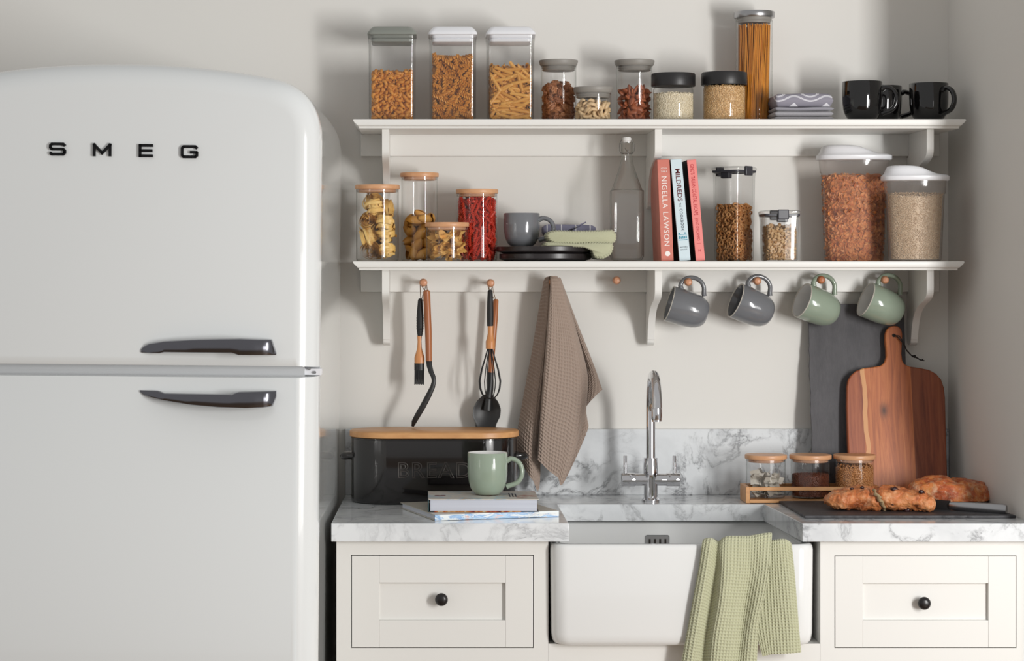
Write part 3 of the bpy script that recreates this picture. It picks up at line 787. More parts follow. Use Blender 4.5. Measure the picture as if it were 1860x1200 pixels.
def frame(n, rr, lie=True, tilt=.35, pref=None):
    n = n.normalized(); a = Vector((0, 0, 1)) if abs(n.z) < .9 else Vector((1, 0, 0))
    e1 = n.cross(a).normalized(); e2 = n.cross(e1)
    ph = rr.uniform(0, 2 * PI) if pref is None else pref + rr.gauss(0, .55)
    t = e1 * math.cos(ph) + e2 * math.sin(ph)
    t = (t + n * rr.uniform(-tilt, tilt)).normalized(); s = n.cross(t).normalized(); k = t.cross(s)
    roll = rr.uniform(0, 2 * PI) if lie else rr.uniform(-.5, .5)
    s2 = s * math.cos(roll) + k * math.sin(roll); k2 = t.cross(s2)
    if lie == 'face': return Matrix((s, t, n)).transposed() @ Matrix.Rotation(rr.uniform(-.7, .7), 3, 'X') @ Matrix.Rotation(rr.uniform(-.7, .7), 3, 'Y')
    return Matrix((s2, k2, t)).transposed()      # local z = t
MV = {}
def keep(V, lim):
    # shift a piece so that none of it pokes through the glass
    sh = np.zeros(3)
    for _ in range(3):
        W_ = V + sh
        if lim[0] == 'box':
            for k in (0, 1):
                hi = W_[:, k].max() - lim[k + 1]; lo = -lim[k + 1] - W_[:, k].min()
                if hi > 0: sh[k] -= hi
                elif lo > 0: sh[k] += lo
        else:
            r = np.hypot(W_[:, 0], W_[:, 1]); i = r.argmax(); e = r[i] - lim[1]
            if e > 0: sh[:2] -= W_[i, :2] / r[i] * e
    lo = .002 - (V[:, 2].min() + sh[2])
    if lo > 0: sh[2] += lo
    return sh
def put(spots, meshes, name, label, cat, group, origin, rr, lie=True, tilt=.35, pref=None, scale=(.92, 1.08), rotz=0, inset=0.0, lim=None):
    Rz = Matrix.Rotation(rotz, 3, 'Z'); og = Vector(origin)
    for p, n in spots:
        me = rr.choice(meshes); o = bpy.data.objects.new(name, me); COL.objects.link(o)
        s = rr.uniform(*scale); F0 = frame(n, rr, lie, tilt, pref); R = Rz @ F0
        if lim:
            if me.name not in MV: MV[me.name] = np.array([v.co[:] for v in me.vertices])
            p = p + Vector(keep((MV[me.name] * s) @ np.array(F0).T + np.array(p), lim))
        o.matrix_world = Matrix.Translation(og + Rz @ (p - n * inset * rr.random())) @ R.to_4x4() @ Matrix.Diagonal((s, s, s, 1))
        tag(o, label, cat, group)
def merged(spots, tpls, rr, lie=True, tilt=.4, scale=(.9, 1.1), mb=None, pref=None, lim=None):
    mb = mb or MB(); T = [(np.array(v), f) for v, f in tpls]
    for p, n in spots:
        V, F = rr.choice(T); s = rr.uniform(*scale); R = np.array(frame(n, rr, lie, tilt, pref))
        Q = (V * s) @ R.T + np.array(p)
        if lim: Q = Q + keep(Q, lim)
        mb.add(Q, F)
    return mb
def stuff(mb, name, m, label, cat, origin, rotz=0, angle=60):
    o = mb.build(name, m, angle=angle, flip=False, loc=origin); o.rotation_euler = (0, 0, rotz)
    return tag(o, label, cat, None, 'stuff')
def core_cyl(R, z0, z1, bump=0): return MB().lathe([(1e-4, z0), (R, z0), (R, z1), (1e-4, z1)], 40)
def core_box(hx, hy, z0, z1): return MB().box(-hx, hx, -hy, hy, z0, z1)

# ------------------------------------------------------------------ round jars
def jar(name, label, px0, px1, pyt, Y, zb, glass_r, kind, rib=0):
    cx = X((px0 + px1) / 2, Y); r = L((px1 - px0) / 2, Y); H = Z(pyt, Y) - zb
    g = glass_r
    root = thing(name, label, 'jar', (cx, Y, zb)); n = 120 if rib else 56
    lid_h = {'bamboo': .0095, 'silicone': .013, 'screw': .029, 'steel': .018}[kind]
    zt = H - lid_h
    if kind == 'screw':
        prof = [(1e-4, .001), (g * .88, .001), (g * .97, .003), (g, .010), (g, zt - .012), (g * .985, zt - .006), (g * .90, zt), (g * .90, H - .006)]
    elif kind == 'silicone':
        prof = [(1e-4, .001), (g * .94, .001), (g, .005), (g, zt + .002)]
    else:
        prof = [(1e-4, .001), (g * .95, .001), (g * .995, .004), (g, .009), (g, zt - .0005)]
    MB().lathe(prof, n, rib=rib, amp=.00035 if rib else 0, cap1=False).build('glass_body', M['glassthin'] if rib else M['glass'], root, angle=80 if not rib else 180)
    # thick glass foot and rim
    MB().lathe([(g * .90, .0015), (g * .965, .0015), (g * .985, .0045), (g * .93, .006)], n, cap0=False, cap1=False).build('glass_foot', M['glass'], root)
    zr = zt - .0015 if kind != 'screw' else zt - .001
    if kind != 'screw': MB().lathe([(g * .985, zr - .002), (g * 1.004, zr - .002), (g * 1.004, zr + .001), (g * .985, zr + .001)], n, cap0=False, cap1=False).build('glass_rim', M['glass'], root)
    if kind == 'bamboo':
        lid = MB().lathe([(1e-4, zt), (r * .985, zt), (r, zt + .0015), (r, H - .0015), (r * .985, H), (1e-4, H)], 56).build('lid', M['bamboodisc'], root)
        MB().lathe([(1e-4, zt - .0075), (g * .86, zt - .0075), (g * .90, zt - .006), (g * .90, zt), (1e-4, zt)], 48).build('plug', M['bamboodisc'], lid)
        MB().lathe([(g * .93, zt - .007), (g * .975, zt - .006), (g * .975, zt - .003), (g * .93, zt - .002)], 48, cap0=False, cap1=False).build('gasket', M['frost'], lid)
    elif kind == 'silicone':
        lid = MB().lathe([(1e-4, zt), (r * .90, zt), (r * .955, zt + .003), (r, H - .002), (r * .985, H), (1e-4, H)], 56).build('lid', M['lidgrey'], root)
        MB().lathe([(1e-4, zt - .011), (g * .86, zt - .011), (g * .93, zt - .0085), (g * .89, zt - .0065), (g * .95, zt - .004), (g * .90, zt), (1e-4, zt)], 48).build('plug', M['lidgrey'], lid)
    elif kind == 'screw':
        lid = MB().lathe([(g * .905, zt + .002), (r * .985, zt), (r, zt + .002), (r, H - .003), (r * .97, H), (1e-4, H), (1e-4, H - .0075), (g * .905, H - .0075)], 64).build('lid', M['lidblack'], root)
    elif kind == 'steel':
        lid = MB().lathe([(1e-4, zt + .004), (r * .97, zt + .004), (r, zt + .006), (r, H - .0015), (r * .98, H), (1e-4, H)], 56).build('lid', M['steel'], root)
        MB().lathe([(1e-4, zt - .008), (g * .88, zt - .008), (g * .90, zt - .004), (g * .95, zt - .002), (g * .95, zt + .004), (1e-4, zt + .004)], 48).build('gasket', M['lidgrey'], lid)
    return (cx, Y, zb), H

rr = random.Random(5)
def msh(fn, m, name, *a, angle=60): V, F = fn(*a); return mesh_of(V, F, m, name, angle=angle)

# --- upper shelf, from the left: three tall square containers
def square_box(label, px0, px1, lidm):
    Y = -0.12; cx = X((px0 + px1) / 2, Y); hx = L((px1 - px0) / 2, Y); H = Z(52, Y) - ZU; b = hx - 0.003
    root = thing('square_container', label, 'container', (cx, Y, ZU))
    zt = H - .0195
    MB().loft([rrect(b - .006, b - .006, .006, .0005), rrect(b - .002, b - .002, .009, .003), rrect(b - .0005, b - .0005, .011, .010), rrect(b, b, .011, zt - .02), rrect(b + .002, b + .002, .012, zt + .001)], cap1=False).build('clear_body', M['plastic'], root, angle=80)
    MB().loft([rrect(b - .0045, b - .0045, .008, .003), rrect(b - .0035, b - .0035, .008, .008), rrect(b - .003, b - .003, .009, zt - .004)], cap1=False).build('inner_wall', M['glassthin'], root, angle=80)
    lid = MB().loft([rrect(hx - .003, hx - .003, .011, zt), rrect(hx, hx, .012, zt + .0015), rrect(hx, hx, .012, zt + .005), rrect(hx - .003, hx - .003, .012, zt + .010), rrect(hx - .0085, hx - .0085, .012, H - .003), rrect(hx - .012, hx - .012, .012, H)]).build('lid', lidm, root, angle=50)
    MB().loft([rrect(b - .009, b - .009, .008, zt - .016), rrect(b - .006, b - .006, .009, zt - .014), rrect(b - .0055, b - .0055, .009, zt - .009), rrect(b - .008, b - .008, .009, zt - .007), rrect(b - .0055, b - .0055, .009, zt - .005), rrect(b - .0055, b - .0055, .009, zt)]).build('seal_plug', lidm, lid, angle=50)
    return (cx, Y, ZU), b - .0045, H
og, b, H = square_box('tall clear square container with sage grey lid, half full of spiral macaroni', 668, 757, M['lidgreen'])
zt = Z(127, -.17) - ZU
cav = [msh(tpl_cavat, M['cavat'], 'spiral_macaroni')]
put(spots_box(b - .005, b - .005, .008, zt - .008, .0112, rr), cav, 'spiral_macaroni', 'small orange spiral macaroni piece inside the grey-lidded square container', 'pasta', 'spiral macaroni in the grey-lidded container', og, rr, tilt=.7, scale=(1.1, 1.3), lim=('box', b - .0008, b - .0008))
mb = core_box(b - .016, b - .016, .004, zt - .016); merged(spots_box(b - .013, b - .013, .008, zt - .013, .0075, rr), [tpl_cavat()], rr, mb=mb, tilt=.8)
stuff(mb, 'spiral_macaroni_fill', M['cavat'], 'spiral macaroni packed deeper in the grey-lidded square container', 'pasta', og)
og, b, H = square_box('tall clear square container with white lid, full of fusilli twists', 778, 866, M['lidwhite'])
zt = Z(103, -.17) - ZU
fus = [msh(tpl_fusilli, M['fusilli'], 'fusilli', .021), msh(tpl_fusilli, M['fusilli'], 'fusilli_short', .016)]
put(spots_box(b - .007, b - .006, .010, zt - .006, .0162, rr, jit=.008), fus, 'fusilli', 'orange fusilli twist inside the white-lidded square container', 'pasta', 'fusilli in the white-lidded container', og, rr, tilt=.25, lim=('box', b - .0008, b - .0008))
mb = core_box(b - .020, b - .020, .004, zt - .018); merged(spots_box(b - .015, b - .014, .010, zt - .014, .0105, rr), [tpl_fusilli(.018, nl=22, na=12)], rr, mb=mb, lim=('box', b - .008, b - .008))
stuff(mb, 'fusilli_fill', M['fusilli'], 'fusilli packed deeper in the white-lidded square container', 'pasta', og)
og, b, H = square_box('tall clear square container with white lid, two thirds full of penne', 882, 971, M['lidwhite'])
zt = Z(121, -.17) - ZU
pen = [msh(tpl_penne, M['penne'], 'penne')]
put(spots_box(b - .0055, b - .0055, .008, zt - .006, .0130, rr, jit=.006), pen, 'penne', 'pale orange penne tube inside the white-lidded container by the nut jars', 'pasta', 'penne in the white-lidded container', og, rr, tilt=.25, pref=0.0, lim=('box', b - .0008, b - .0008))
mb = core_box(b - .019, b - .019, .004, zt - .014); merged(spots_box(b - .014, b - .014, .008, zt - .012, .0095, rr), [tpl_penne()], rr, mb=mb, pref=0.0, lim=('box', b - .008, b - .008))
stuff(mb, 'penne_fill', M['penne'], 'penne packed deeper in the white-lidded square container', 'pasta', og)

# --- nuts and grain jars
og, H = jar('glass_jar', 'glass jar with grey lid full of walnut pieces on the upper shelf', 979, 1050, 110, -.12, ZU, .0402, 'silicone')
wal = [msh(tpl_walnut, M['walnut'], 'walnut_piece', s) for s in (0, 4, 8)]
zt = Z(160, -.12) - ZU
put(spots_cyl(.0325, .008, zt, .0135, rr, jit=.010), wal, 'walnut_half', 'wrinkled brown walnut half inside the grey-lidded glass jar', 'walnut', 'walnuts in the glass jar', og, rr, tilt=.8, scale=(.75, 1.0), lim=('cyl', .0392))
mb = core_cyl(.020, .004, zt - .008); merged(spots_cyl(.024, .008, zt - .006, .012, rr), [tpl_walnut(2)], rr, mb=mb); stuff(mb, 'walnut_fill', M['walnut'], 'walnuts packed deeper in the grey-lidded glass jar', 'walnut', og)
og, H = jar('glass_jar', 'short glass jar with grey lid full of cashew nuts', 1041, 1113, 159, -.185, ZU, .0408, 'silicone')
cas = [msh(tpl_cashew, M['cashew'], 'cashew')]
zt = Z(190, -.19) - ZU
put(spots_cyl(.0345, .006, zt, .0112, rr, jit=.008), cas, 'cashew_nut', 'pale curved cashew nut inside the short grey-lidded jar', 'cashew', 'cashews in the short jar', og, rr, tilt=.4, scale=(1.0, 1.2), lim=('cyl', .0398))
mb = core_cyl(.022, .003, zt - .006); merged(spots_cyl(.027, .006, zt - .005, .010, rr), [tpl_cashew()], rr, mb=mb); stuff(mb, 'cashew_fill', M['cashew'], 'cashews packed deeper in the short glass jar', 'cashew', og)
og, H = jar('glass_jar', 'glass jar with grey lid half full of almonds', 1116, 1189, 110, -.115, ZU, .0405, 'silicone')
alm = [msh(tpl_almond, M['almond'], 'almond')]
zt = Z(166, -.12) - ZU
put(spots_cyl(.034, .008, zt, .0135, rr, jit=.006), alm, 'almond', 'reddish brown almond inside the grey-lidded glass jar', 'almond', 'almonds in the glass jar', og, rr, tilt=.4, scale=(.95, 1.2), lie='face', lim=('cyl', .0396))
mb = core_cyl(.022, .004, zt - .008); merged(spots_cyl(.027, .008, zt - .006, .011, rr), [tpl_almond()], rr, mb=mb); stuff(mb, 'almond_fill', M['almond'], 'almonds packed deeper in the grey-lidded glass jar', 'almond', og)
def grains(R, z1, tpl, d, rr, jit=.003, z0=.004, lie=True, tilt=.4, core=True):
    mb = core_cyl(R - .001, z0, z1 - .0005) if core else MB()
    return merged(spots_cyl(R, z0 + .001, z1, d, rr, ang=1.8, jit=jit), tpl, rr, mb=mb, lie=lie, tilt=tilt)
og, H = jar('glass_jar', 'squat glass jar with black screw lid full of white rice', 1183, 1263, 134, -.155, ZU, .0458, 'screw')
stuff(grains(.0435, Z(171, -.17) - ZU, [tpl_grain(.0032, .0010)], .0021, rr), 'rice', M['rice'], 'pale rice filling the squat black-lidded jar', 'rice', og)
og, H = jar('glass_jar', 'squat glass jar with black screw lid full of golden wheat grain', 1274, 1357, 132, -.155, ZU, .0475, 'screw')
stuff(grains(.0452, Z(158, -.17) - ZU, [tpl_grain(.0028, .0013)], .0023, rr), 'wheat_grain', M['wheat'], 'golden grain filling the squat black-lidded jar by the spaghetti', 'grain', og)
og, H = jar('glass_jar', 'very tall glass jar with steel lid full of spaghetti', 1333, 1407, 22, -.085, ZU, .0415, 'steel')
mb = MB(); r2 = random.Random(3)
zt = Z(47, -.09) - ZU
for i in range(300):
    a = r2.uniform(0, 2 * PI); q = math.sqrt(r2.random()) if i % 3 else r2.uniform(.9, 1); R0 = .0365 * q
    a2 = a + r2.gauss(0, .22); R1 = min(.037, R0 * r2.uniform(.85, 1.05)); h = zt + r2.uniform(-.006, .004)
    mb.tube([(R0 * math.cos(a) * .93 - .002, R0 * math.sin(a), .003), (R1 * math.cos(a2), R1 * math.sin(a2), h)], .0011, 5)
stuff(mb, 'spaghetti', M['spag'], 'bundle of orange spaghetti standing in the very tall glass jar', 'spaghetti', og)

# --- ribbed jars on the lower shelf
og, H = jar('ribbed_glass_jar', 'ribbed glass jar with bamboo lid full of tagliatelle nests', 645, 726, 336, -.13, ZL, .0478, 'bamboo', 60)
nests = [msh(tpl_nest, M['tagli'], 'tagliatelle_nest', s, angle=180) for s in range(4)]
NS = [(-.018, -.015, .024, .2), (.021, -.012, .026, 1.1), (.0, .020, .028, 2), (-.019, -.013, .056, 1.3), (.020, -.014, .058, .2), (.004, .020, .06, 0), (-.021, -.008, .088, .4), (.018, -.014, .090, 1.5), (.0, .019, .092, 1.0), (.018, .010, .118, 1.4), (-.004, -.014, .122, 2.2), (-.008, .014, .136, .6)]
for i, (x, y, z, a) in enumerate(NS):
    o = bpy.data.objects.new('tagliatelle_nest', nests[i % 4]); COL.objects.link(o)
    E = Matrix.Rotation(a if i % 2 else a * .3, 3, 'Z') @ Matrix.Rotation(PI / 2 + RND.uniform(-.5, .5) if i % 3 != 1 else RND.uniform(-.4, .4), 3, 'X')
    Vn = np.array([v.co[:] for v in nests[i % 4].vertices]) @ np.array(E).T + np.array((x * 1.5, y * 1.5, z)); d = keep(Vn, ('cyl', .0468))
    o.matrix_world = Matrix.Translation(Vector(og) + Vector((x * 1.5, y * 1.5, z)) + Vector(d)) @ E.to_4x4()
    tag(o, 'pale yellow tagliatelle nest inside the ribbed jar nearest the fridge', 'pasta', 'tagliatelle nests in the ribbed jar')
og, H = jar('ribbed_glass_jar', 'tallest ribbed glass jar with bamboo lid half full of pasta shells', 727, 797, 314, -.08, ZL, .0410, 'bamboo', 56)
sh = [msh(tpl_shell, M['shell'], 'pasta_shell', angle=180)]
zt = Z(398, -.09) - ZL
put(spots_cyl(.0250, .016, zt, .0205, rr, jit=.012, ang=PI), sh, 'pasta_shell', 'large yellow pasta shell inside the tallest ribbed jar', 'pasta', 'pasta shells in the tall ribbed jar', og, rr, tilt=.6, scale=(.95, 1.15), lim=('cyl', .0398))
put(spots_cyl(.008, .014, zt - .01, .024, rr, top=False, ang=PI), sh, 'pasta_shell', 'large yellow pasta shell inside the tallest ribbed jar', 'pasta', 'pasta shells in the tall ribbed jar', og, rr, tilt=.6, lim=('cyl', .0398))
og, H = jar('ribbed_glass_jar', 'short ribbed glass jar with bamboo lid full of pasta bows', 772, 852, 404, -.195, ZL, .0468, 'bamboo', 60)
bow = [msh(tpl_bow, M['bow'], 'pasta_bow', angle=180)]
put(spots_cyl(.033, .015, .054, .0165, rr, jit=.006, ang=PI), bow, 'pasta_bow', 'yellow bow-tie pasta inside the short ribbed jar', 'pasta', 'pasta bows in the short ribbed jar', og, rr, tilt=.5, scale=(.95, 1.1), lie='face', lim=('cyl', .0455))
put(spots_cyl(.012, .012, .050, .020, rr, top=False, ang=PI), bow, 'pasta_bow', 'yellow bow-tie pasta inside the short ribbed jar', 'pasta', 'pasta bows in the short ribbed jar', og, rr, tilt=.5, scale=(.85, 1.0), lie='face')
og, H = jar('ribbed_glass_jar', 'ribbed glass jar with bamboo lid full of red pasta twists', 828, 905, 344, -.105, ZL, .0458, 'bamboo', 60)
zt = Z(366, -.12) - ZL
red = [msh(tpl_fusilli, M['red'], 'red_fusilli', .015, .0040, 2.2)]
put(spots_cyl(.0395, .010, zt, .0108, rr, jit=.006), red, 'red_pasta_twist', 'small red pasta twist inside the ribbed jar beside the grey mug', 'pasta', 'red pasta twists in the ribbed jar', og, rr, tilt=.35, pref=PI / 2, lim=('cyl', .0448))
mb = core_cyl(.026, .004, zt - .008); merged(spots_cyl(.033, .010, zt - .004, .009, rr), [tpl_fusilli(.014, .0038, 2, 18, 12)], rr, mb=mb); stuff(mb, 'red_pasta_fill', M['red'], 'red pasta packed deeper in the ribbed jar', 'pasta', og)

# --- clip-lid cereal containers
def clip_box(label, pxc, w, pyt, Y, rot, clips, zb=ZL):
    cx = X(pxc, Y); H = Z(pyt, Y) - zb; h = w / 2
    root = thing('clip_lid_container', label, 'container', (cx, Y, zb), (0, 0, rot))
    zt = H - .013
    MB().loft([rrect(h - .009, h - .009, .008, .0005), rrect(h - .005, h - .005, .010, .004), rrect(h - .003, h - .003, .010, zt - .012), rrect(h - .002, h - .002, .010, zt)], cap1=False).build('clear_body', M['plastic'], root, angle=80)
    MB().loft([rrect(h - .008, h - .008, .008, .004), rrect(h - .0065, h - .0065, .008, zt - .004)], cap1=False).build('inner_wall', M['glassthin'], root, angle=80)
    lid = MB().loft([rrect(h - .001, h - .001, .010, zt + .004), rrect(h, h, .011, zt + .0055), rrect(h, h, .011, H - .003), rrect(h - .004, h - .004, .010, H)]).build('clear_lid', M['plastic'], root, angle=50)
    gk = MB().loft([rrect(h - .006, h - .006, .008, zt - .002), rrect(h - .0015, h - .0015, .009, zt), rrect(h - .0015, h - .0015, .009, zt + .0045), rrect(h - .006, h - .006, .008, zt + .0048), rrect(h - .012, h - .012, .008, zt + .0045), rrect(h - .012, h - .012, .008, zt - .0018)], closed=True).build('gasket', M['clip'], lid, angle=50)
    for dx, dy in clips:
        u, v = (.0035, .0125) if dx else (.0125, .0035)
        b = MB().box(dx * (h + .001) - u, dx * (h + .001) + u, dy * (h + .001) - v, dy * (h + .001) + v, zt - .008, H + .0008); b.build('clip', M['clip'], lid, bevel=.002)
    MB().box(-.012, .012, -h + .004, -h + .016, zt - .014, zt + .002).build('vent_plug', M['clip'], lid, bevel=.002)
    return (cx, Y, zb), h - .0075, H
og, b, H = clip_box('tall clear clip-lid container half full of cereal hoops', 1333.5, .079, 303, -.103, math.radians(-45), ((1, 0), (-1, 0)))
zt = Z(376, -.12) - ZL
hoops = [msh(tpl_hoop, M['hoop'], 'cereal_hoop')]
rot = math.radians(-45)
sp = [q for q in spots_box(b - .003, b - .003, .006, zt, .0082, rr, jit=.005) if q[1].z > .5 or q[1].y < -.5 or q[1].x < -.5 or q[1].x > .5]
sp = [q for q in sp if (Matrix.Rotation(rot, 3, 'Z') @ q[1]).y < -.2 or q[1].z > .5][:295]
put(sp, hoops, 'cereal_hoop', 'small brown ring-shaped cereal hoop inside the tall clip-lid container', 'cereal', 'cereal hoops in the tall container', og, rr, tilt=.5, lie='face', rotz=rot, lim=('box', b - .001, b - .001))
mb = core_box(b - .014, b - .014, .004, zt - .010); merged(spots_box(b - .008, b - .008, .006, zt - .006, .007, rr), [tpl_hoop()], rr, mb=mb, lie='face'); stuff(mb, 'cereal_hoop_fill', M['hoop'], 'cereal hoops packed deeper in the tall clip-lid container', 'cereal', og, rot)
og, b, H = clip_box('short clear clip-lid container full of pale granola clusters', 1415.5, .083, 382, -.176, math.radians(3), ((0, -1), (0, 1)))
zt = Z(416, -.18) - ZL; rot = math.radians(3)
mb = core_box(b - .008, b - .008, .003, zt - .005); merged(spots_box(b - .005, b - .005, .006, zt, .0058, rr, jit=.008), [tpl_clump(s, .0042) for s in range(5)] + [tpl_grain(.0045, .0022)], rr, mb=mb, scale=(.6, 1.25), lim=('box', b - .001, b - .001)); stuff(mb, 'granola', M['granola'], 'pale granola clusters filling the short clip-lid container', 'cereal', og, rot)

# --- white-lidded cereal dispensers
def dispenser(label, px0, px1, pyt, Y, hy):
    cx = X((px0 + px1) / 2, Y); hx = L((px1 - px0) / 2, Y); H = Z(pyt, Y) - ZL
    root = thing('cereal_dispenser', label, 'container', (cx, Y, ZL))
    def el(a, b, z, n=56, e=2.6):
        out = []
        for i in range(n):
            t = 2 * PI * i / n; c, s = math.cos(t), math.sin(t)
            out.append((a * abs(c) ** (2 / e) * (1 if c >= 0 else -1), b * abs(s) ** (2 / e) * (1 if s >= 0 else -1), z))
        return out
    lh = .034; zt = H - lh + .004; bx = hx - .006; by = hy - .006
    MB().loft([el(bx * .80, by * .80, .001), el(bx * .845, by * .86, .004), el(bx * .93, by * .94, zt - .034), el(bx * .965, by * .965, zt - .032), el(bx, by, zt)], cap1=False).build('frosted_body', M['frost'], root, angle=60)
    R = [el(hx - .002, hy - .002, zt - .004), el(hx, hy, zt - .002), el(hx, hy, zt + .006), el(hx - .003, hy - .003, zt + .0085)]
    def top(a, b, f):
        out = []
        for x, y, z in el(a, b, 0):
            u = x / hx; s = 1 / (1 + math.exp((u - .28) * 7)); out.append((x, y, zt + .0095 + f * (H - zt - .0095) * s))
        return out
    R += [top(hx - .007, hy - .006, .15), top(hx - .010, hy - .009, .55), top(hx - .014, hy - .012, .9), top(hx - .022, hy - .018, 1.0), top(hx * .3, hy * .3, 1.0)]
    MB().loft(R).build('lid', M['lidwhite'], root, angle=50)
    return (cx, Y, ZL), bx, by, zt, el
og, bx, by, zt, el = dispenser('large clear cereal dispenser with sloped white lid, full of cornflakes', 1483, 1619, 264, -.090, .052)
def fill_el(el, bx, by, z1, d, tpls, rr, layers=((1.0, 0),), k0=.80, k1=.93, **kw):
    mb = MB().loft([el(bx * k0 * .86, by * k0 * .84, .004), el(bx * k1 * .88, by * k1 * .86, z1 - .004)])
    per = 2 * (bx + by) * .9
    for sc, dz in layers:
        sp = []
        for u, z in dart(per * 2, z1 - .006, d, rr, 12000):
            t = -PI * 1.05 + 1.1 * PI * u / (per * 2) * 1.0; k = k0 + (k1 - k0) * z / z1
            c, s = math.cos(t), math.sin(t); e = 2.6
            x = bx * k * .925 * sc * abs(c) ** (2 / e) * (1 if c >= 0 else -1); y = by * k * .90 * sc * abs(s) ** (2 / e) * (1 if s >= 0 else -1)
            nn = Vector((x / bx ** 2, y / by ** 2, 0)).normalized(); sp.append((Vector((x, y, .005 + z)), nn))
        merged(sp, tpls, rr, mb=mb, **kw)
    sp = []
    for x, y in dart(2 * bx, 2 * by, d, rr):
        x -= bx; y -= by
        if (abs(x / (bx * k1 * .95))) ** 2.6 + (abs(y / (by * k1 * .93))) ** 2.6 < 1: sp.append((Vector((x, y, z1 + rr.uniform(-.002, .005))), Vector((0, 0, 1))))
    return merged(sp, tpls, rr, mb=mb, **kw)
mb = fill_el(el, bx, by, Z(322, -.13) - ZL, .0062, [tpl_flake(s) for s in range(6)], rr, layers=((1.0, 0), (.93, 0)), lie='face', scale=(.7, 1.1))
stuff(mb, 'cornflakes', M['flake'], 'orange cornflakes filling the large white-lidded dispenser', 'cereal', og)
og, bx, by, zt, el = dispenser('clear cereal dispenser with sloped white lid, full of porridge oats, by the right wall', 1601, 1723, 301, -.192, .050)
mb = fill_el(el, bx, by, Z(353, -.23) - ZL, .0030, [tpl_grain(.0019, .0014)], rr, lie=True, scale=(.7, 1.1))
stuff(mb, 'oats', M['oat'], 'pale porridge oats filling the dispenser by the right wall', 'oats', og)

# --- spice jars in a bamboo rack on the worktop
def rack():
    y0, y1 = -.198, -.108; x0, x1 = .7335, 1.035
    root = thing('spice_rack', 'low bamboo rack holding three small glass jars on the worktop', 'rack', ((x0 + x1) / 2, (y0 + y1) / 2, .9))
    z0, z1 = .9005, Z(884, -.198)
    for a, b in ((x0, x0 + .009), (x1 - .009, x1)): MB().box(a, b, y0, y1, z0, z1).build('end_panel', M['bamboo'], root, world=True, bevel=.0008)
    MB().box(x0 + .009, x1 - .009, y0, y1, z0 + .0005, z0 + .008).build('base_board', M['bamboo'], root, world=True, bevel=.0006)
    for y in (y0, y1 - .008): MB().box(x0 + .009, x1 - .009, y, y + .008, z1 - .0085, z1 - .0003).build('rail', M['bamboo'], root, world=True, bevel=.0006)
rack()
ZR = .9092
og, H = jar('spice_jar', 'small glass jar with bamboo lid holding pale folded tea sachets, nearest the tap', 1353, 1429, 825, -.153, ZR, .0438, 'bamboo')
mb = MB(); r2 = random.Random(9)
for i in range(60):
    a = r2.uniform(0, 2 * PI); q = .030 * math.sqrt(r2.random()); z = .006 + .050 * r2.random() * (1 - .3 * r2.random())
    A = np.zeros((3, 3, 3)); s = r2.uniform(.009, .017)
    for j in range(3):
        for k in range(3): A[j, k] = ((k - 1) * s, (j - 1) * s * .8, .003 * (abs(k - 1)) * r2.uniform(-1, 1))
    R = np.array(Matrix.Rotation(r2.uniform(-1.1, 1.1), 3, 'X') @ Matrix.Rotation(r2.uniform(-1, 1), 3, 'Y') @ Matrix.Rotation(r2.uniform(0, 3), 3, 'Z'))
    mb.grid(A @ R.T + np.array((q * math.cos(a), q * math.sin(a), z)))
stuff(mb, 'tea_sachets', M['leaf'], 'pale folded sachets heaped in the spice jar nearest the tap', 'tea', og, angle=10)
og, H = jar('spice_jar', 'small glass jar with bamboo lid half full of dark coffee granules, between two others', 1434, 1510, 825, -.153, ZR, .0438, 'bamboo')
stuff(grains(.0405, Z(862, -.16) - ZR, [tpl_grain(.0013, .0011)], .0021, rr, jit=.0015), 'coffee_granules', M['coffee'], 'dark brown granules half filling the spice jar between two others', 'coffee', og)
og, H = jar('spice_jar', 'small glass jar with bamboo lid full of brown sugar, in front of the wooden board', 1514, 1590, 825, -.153, ZR, .0438, 'bamboo')
stuff(grains(.0405, Z(848, -.16) - ZR, [tpl_clump(s, .0016) for s in (1, 2)], .0030, rr, jit=.006), 'brown_sugar', M['sugar'], 'light brown sugar filling the spice jar by the wooden board', 'sugar', og)

# ------------------------------------------------------------------ mugs
def mug(name, label, r, h, body, inner, loc, handle_az=0.0, tilt=None, group=None, rim=None):
    root = thing(name, label, 'mug', loc, (0, 0, handle_az), group)
    t = .0030
    k = h / .092
    out = [(1e-4, .0012), (r * .50, .0012), (r * .54, 0), (r * .60, .0012), (r * .74, .007 * k), (r * .86, .016 * k), (r * .94, .027 * k), (r * .985, .042 * k), (r, .058 * k), (r, h - .002), (r - .0012, h)]
    MB().lathe(out, 56, cap1=False).build('mug_body', body, root, angle=60)
    inn = [(r - .0012, h), (r - t, h - .0015), (r - t, .058 * k), (r * .92 - t * .5, .030 * k), (r * .72, .011 * k), (r * .4, .006), (1e-4, .0055)]
    MB().lathe(inn, 56, cap0=False).build('mug_lining', inner, root, angle=60)
    if rim: MB().lathe([(r + .0001, h - .0013), (r - .0004, h + .0003), (r - .0016, h + .0006), (r - t - .0001, h - .001)], 56, cap0=False, cap1=False).build('rim_band', rim, root, angle=80)
    P = [(r - .002, 0, h * .80), (r + .006, 0, h * .855)]
    c = (r + .0050, h * .545); A, B = .0265, h * .31
    for i in range(15):
        a = math.radians(82 - i * 156 / 14); P.append((c[0] + A * math.cos(a) ** .9 * 1.0, 0, c[1] + B * math.sin(a)))
    P += [(r - .001 + .004, 0, h * .215), (r * .955, 0, h * .185)]
    R = [.0062, .0056] + [.0052] * 15 + [.0056, .0060]
    MB().tube(P, R, 16, flat=1.25, up=(1, 0, 0)).build('handle', body, root, angle=80)
    return root
Y = -.40
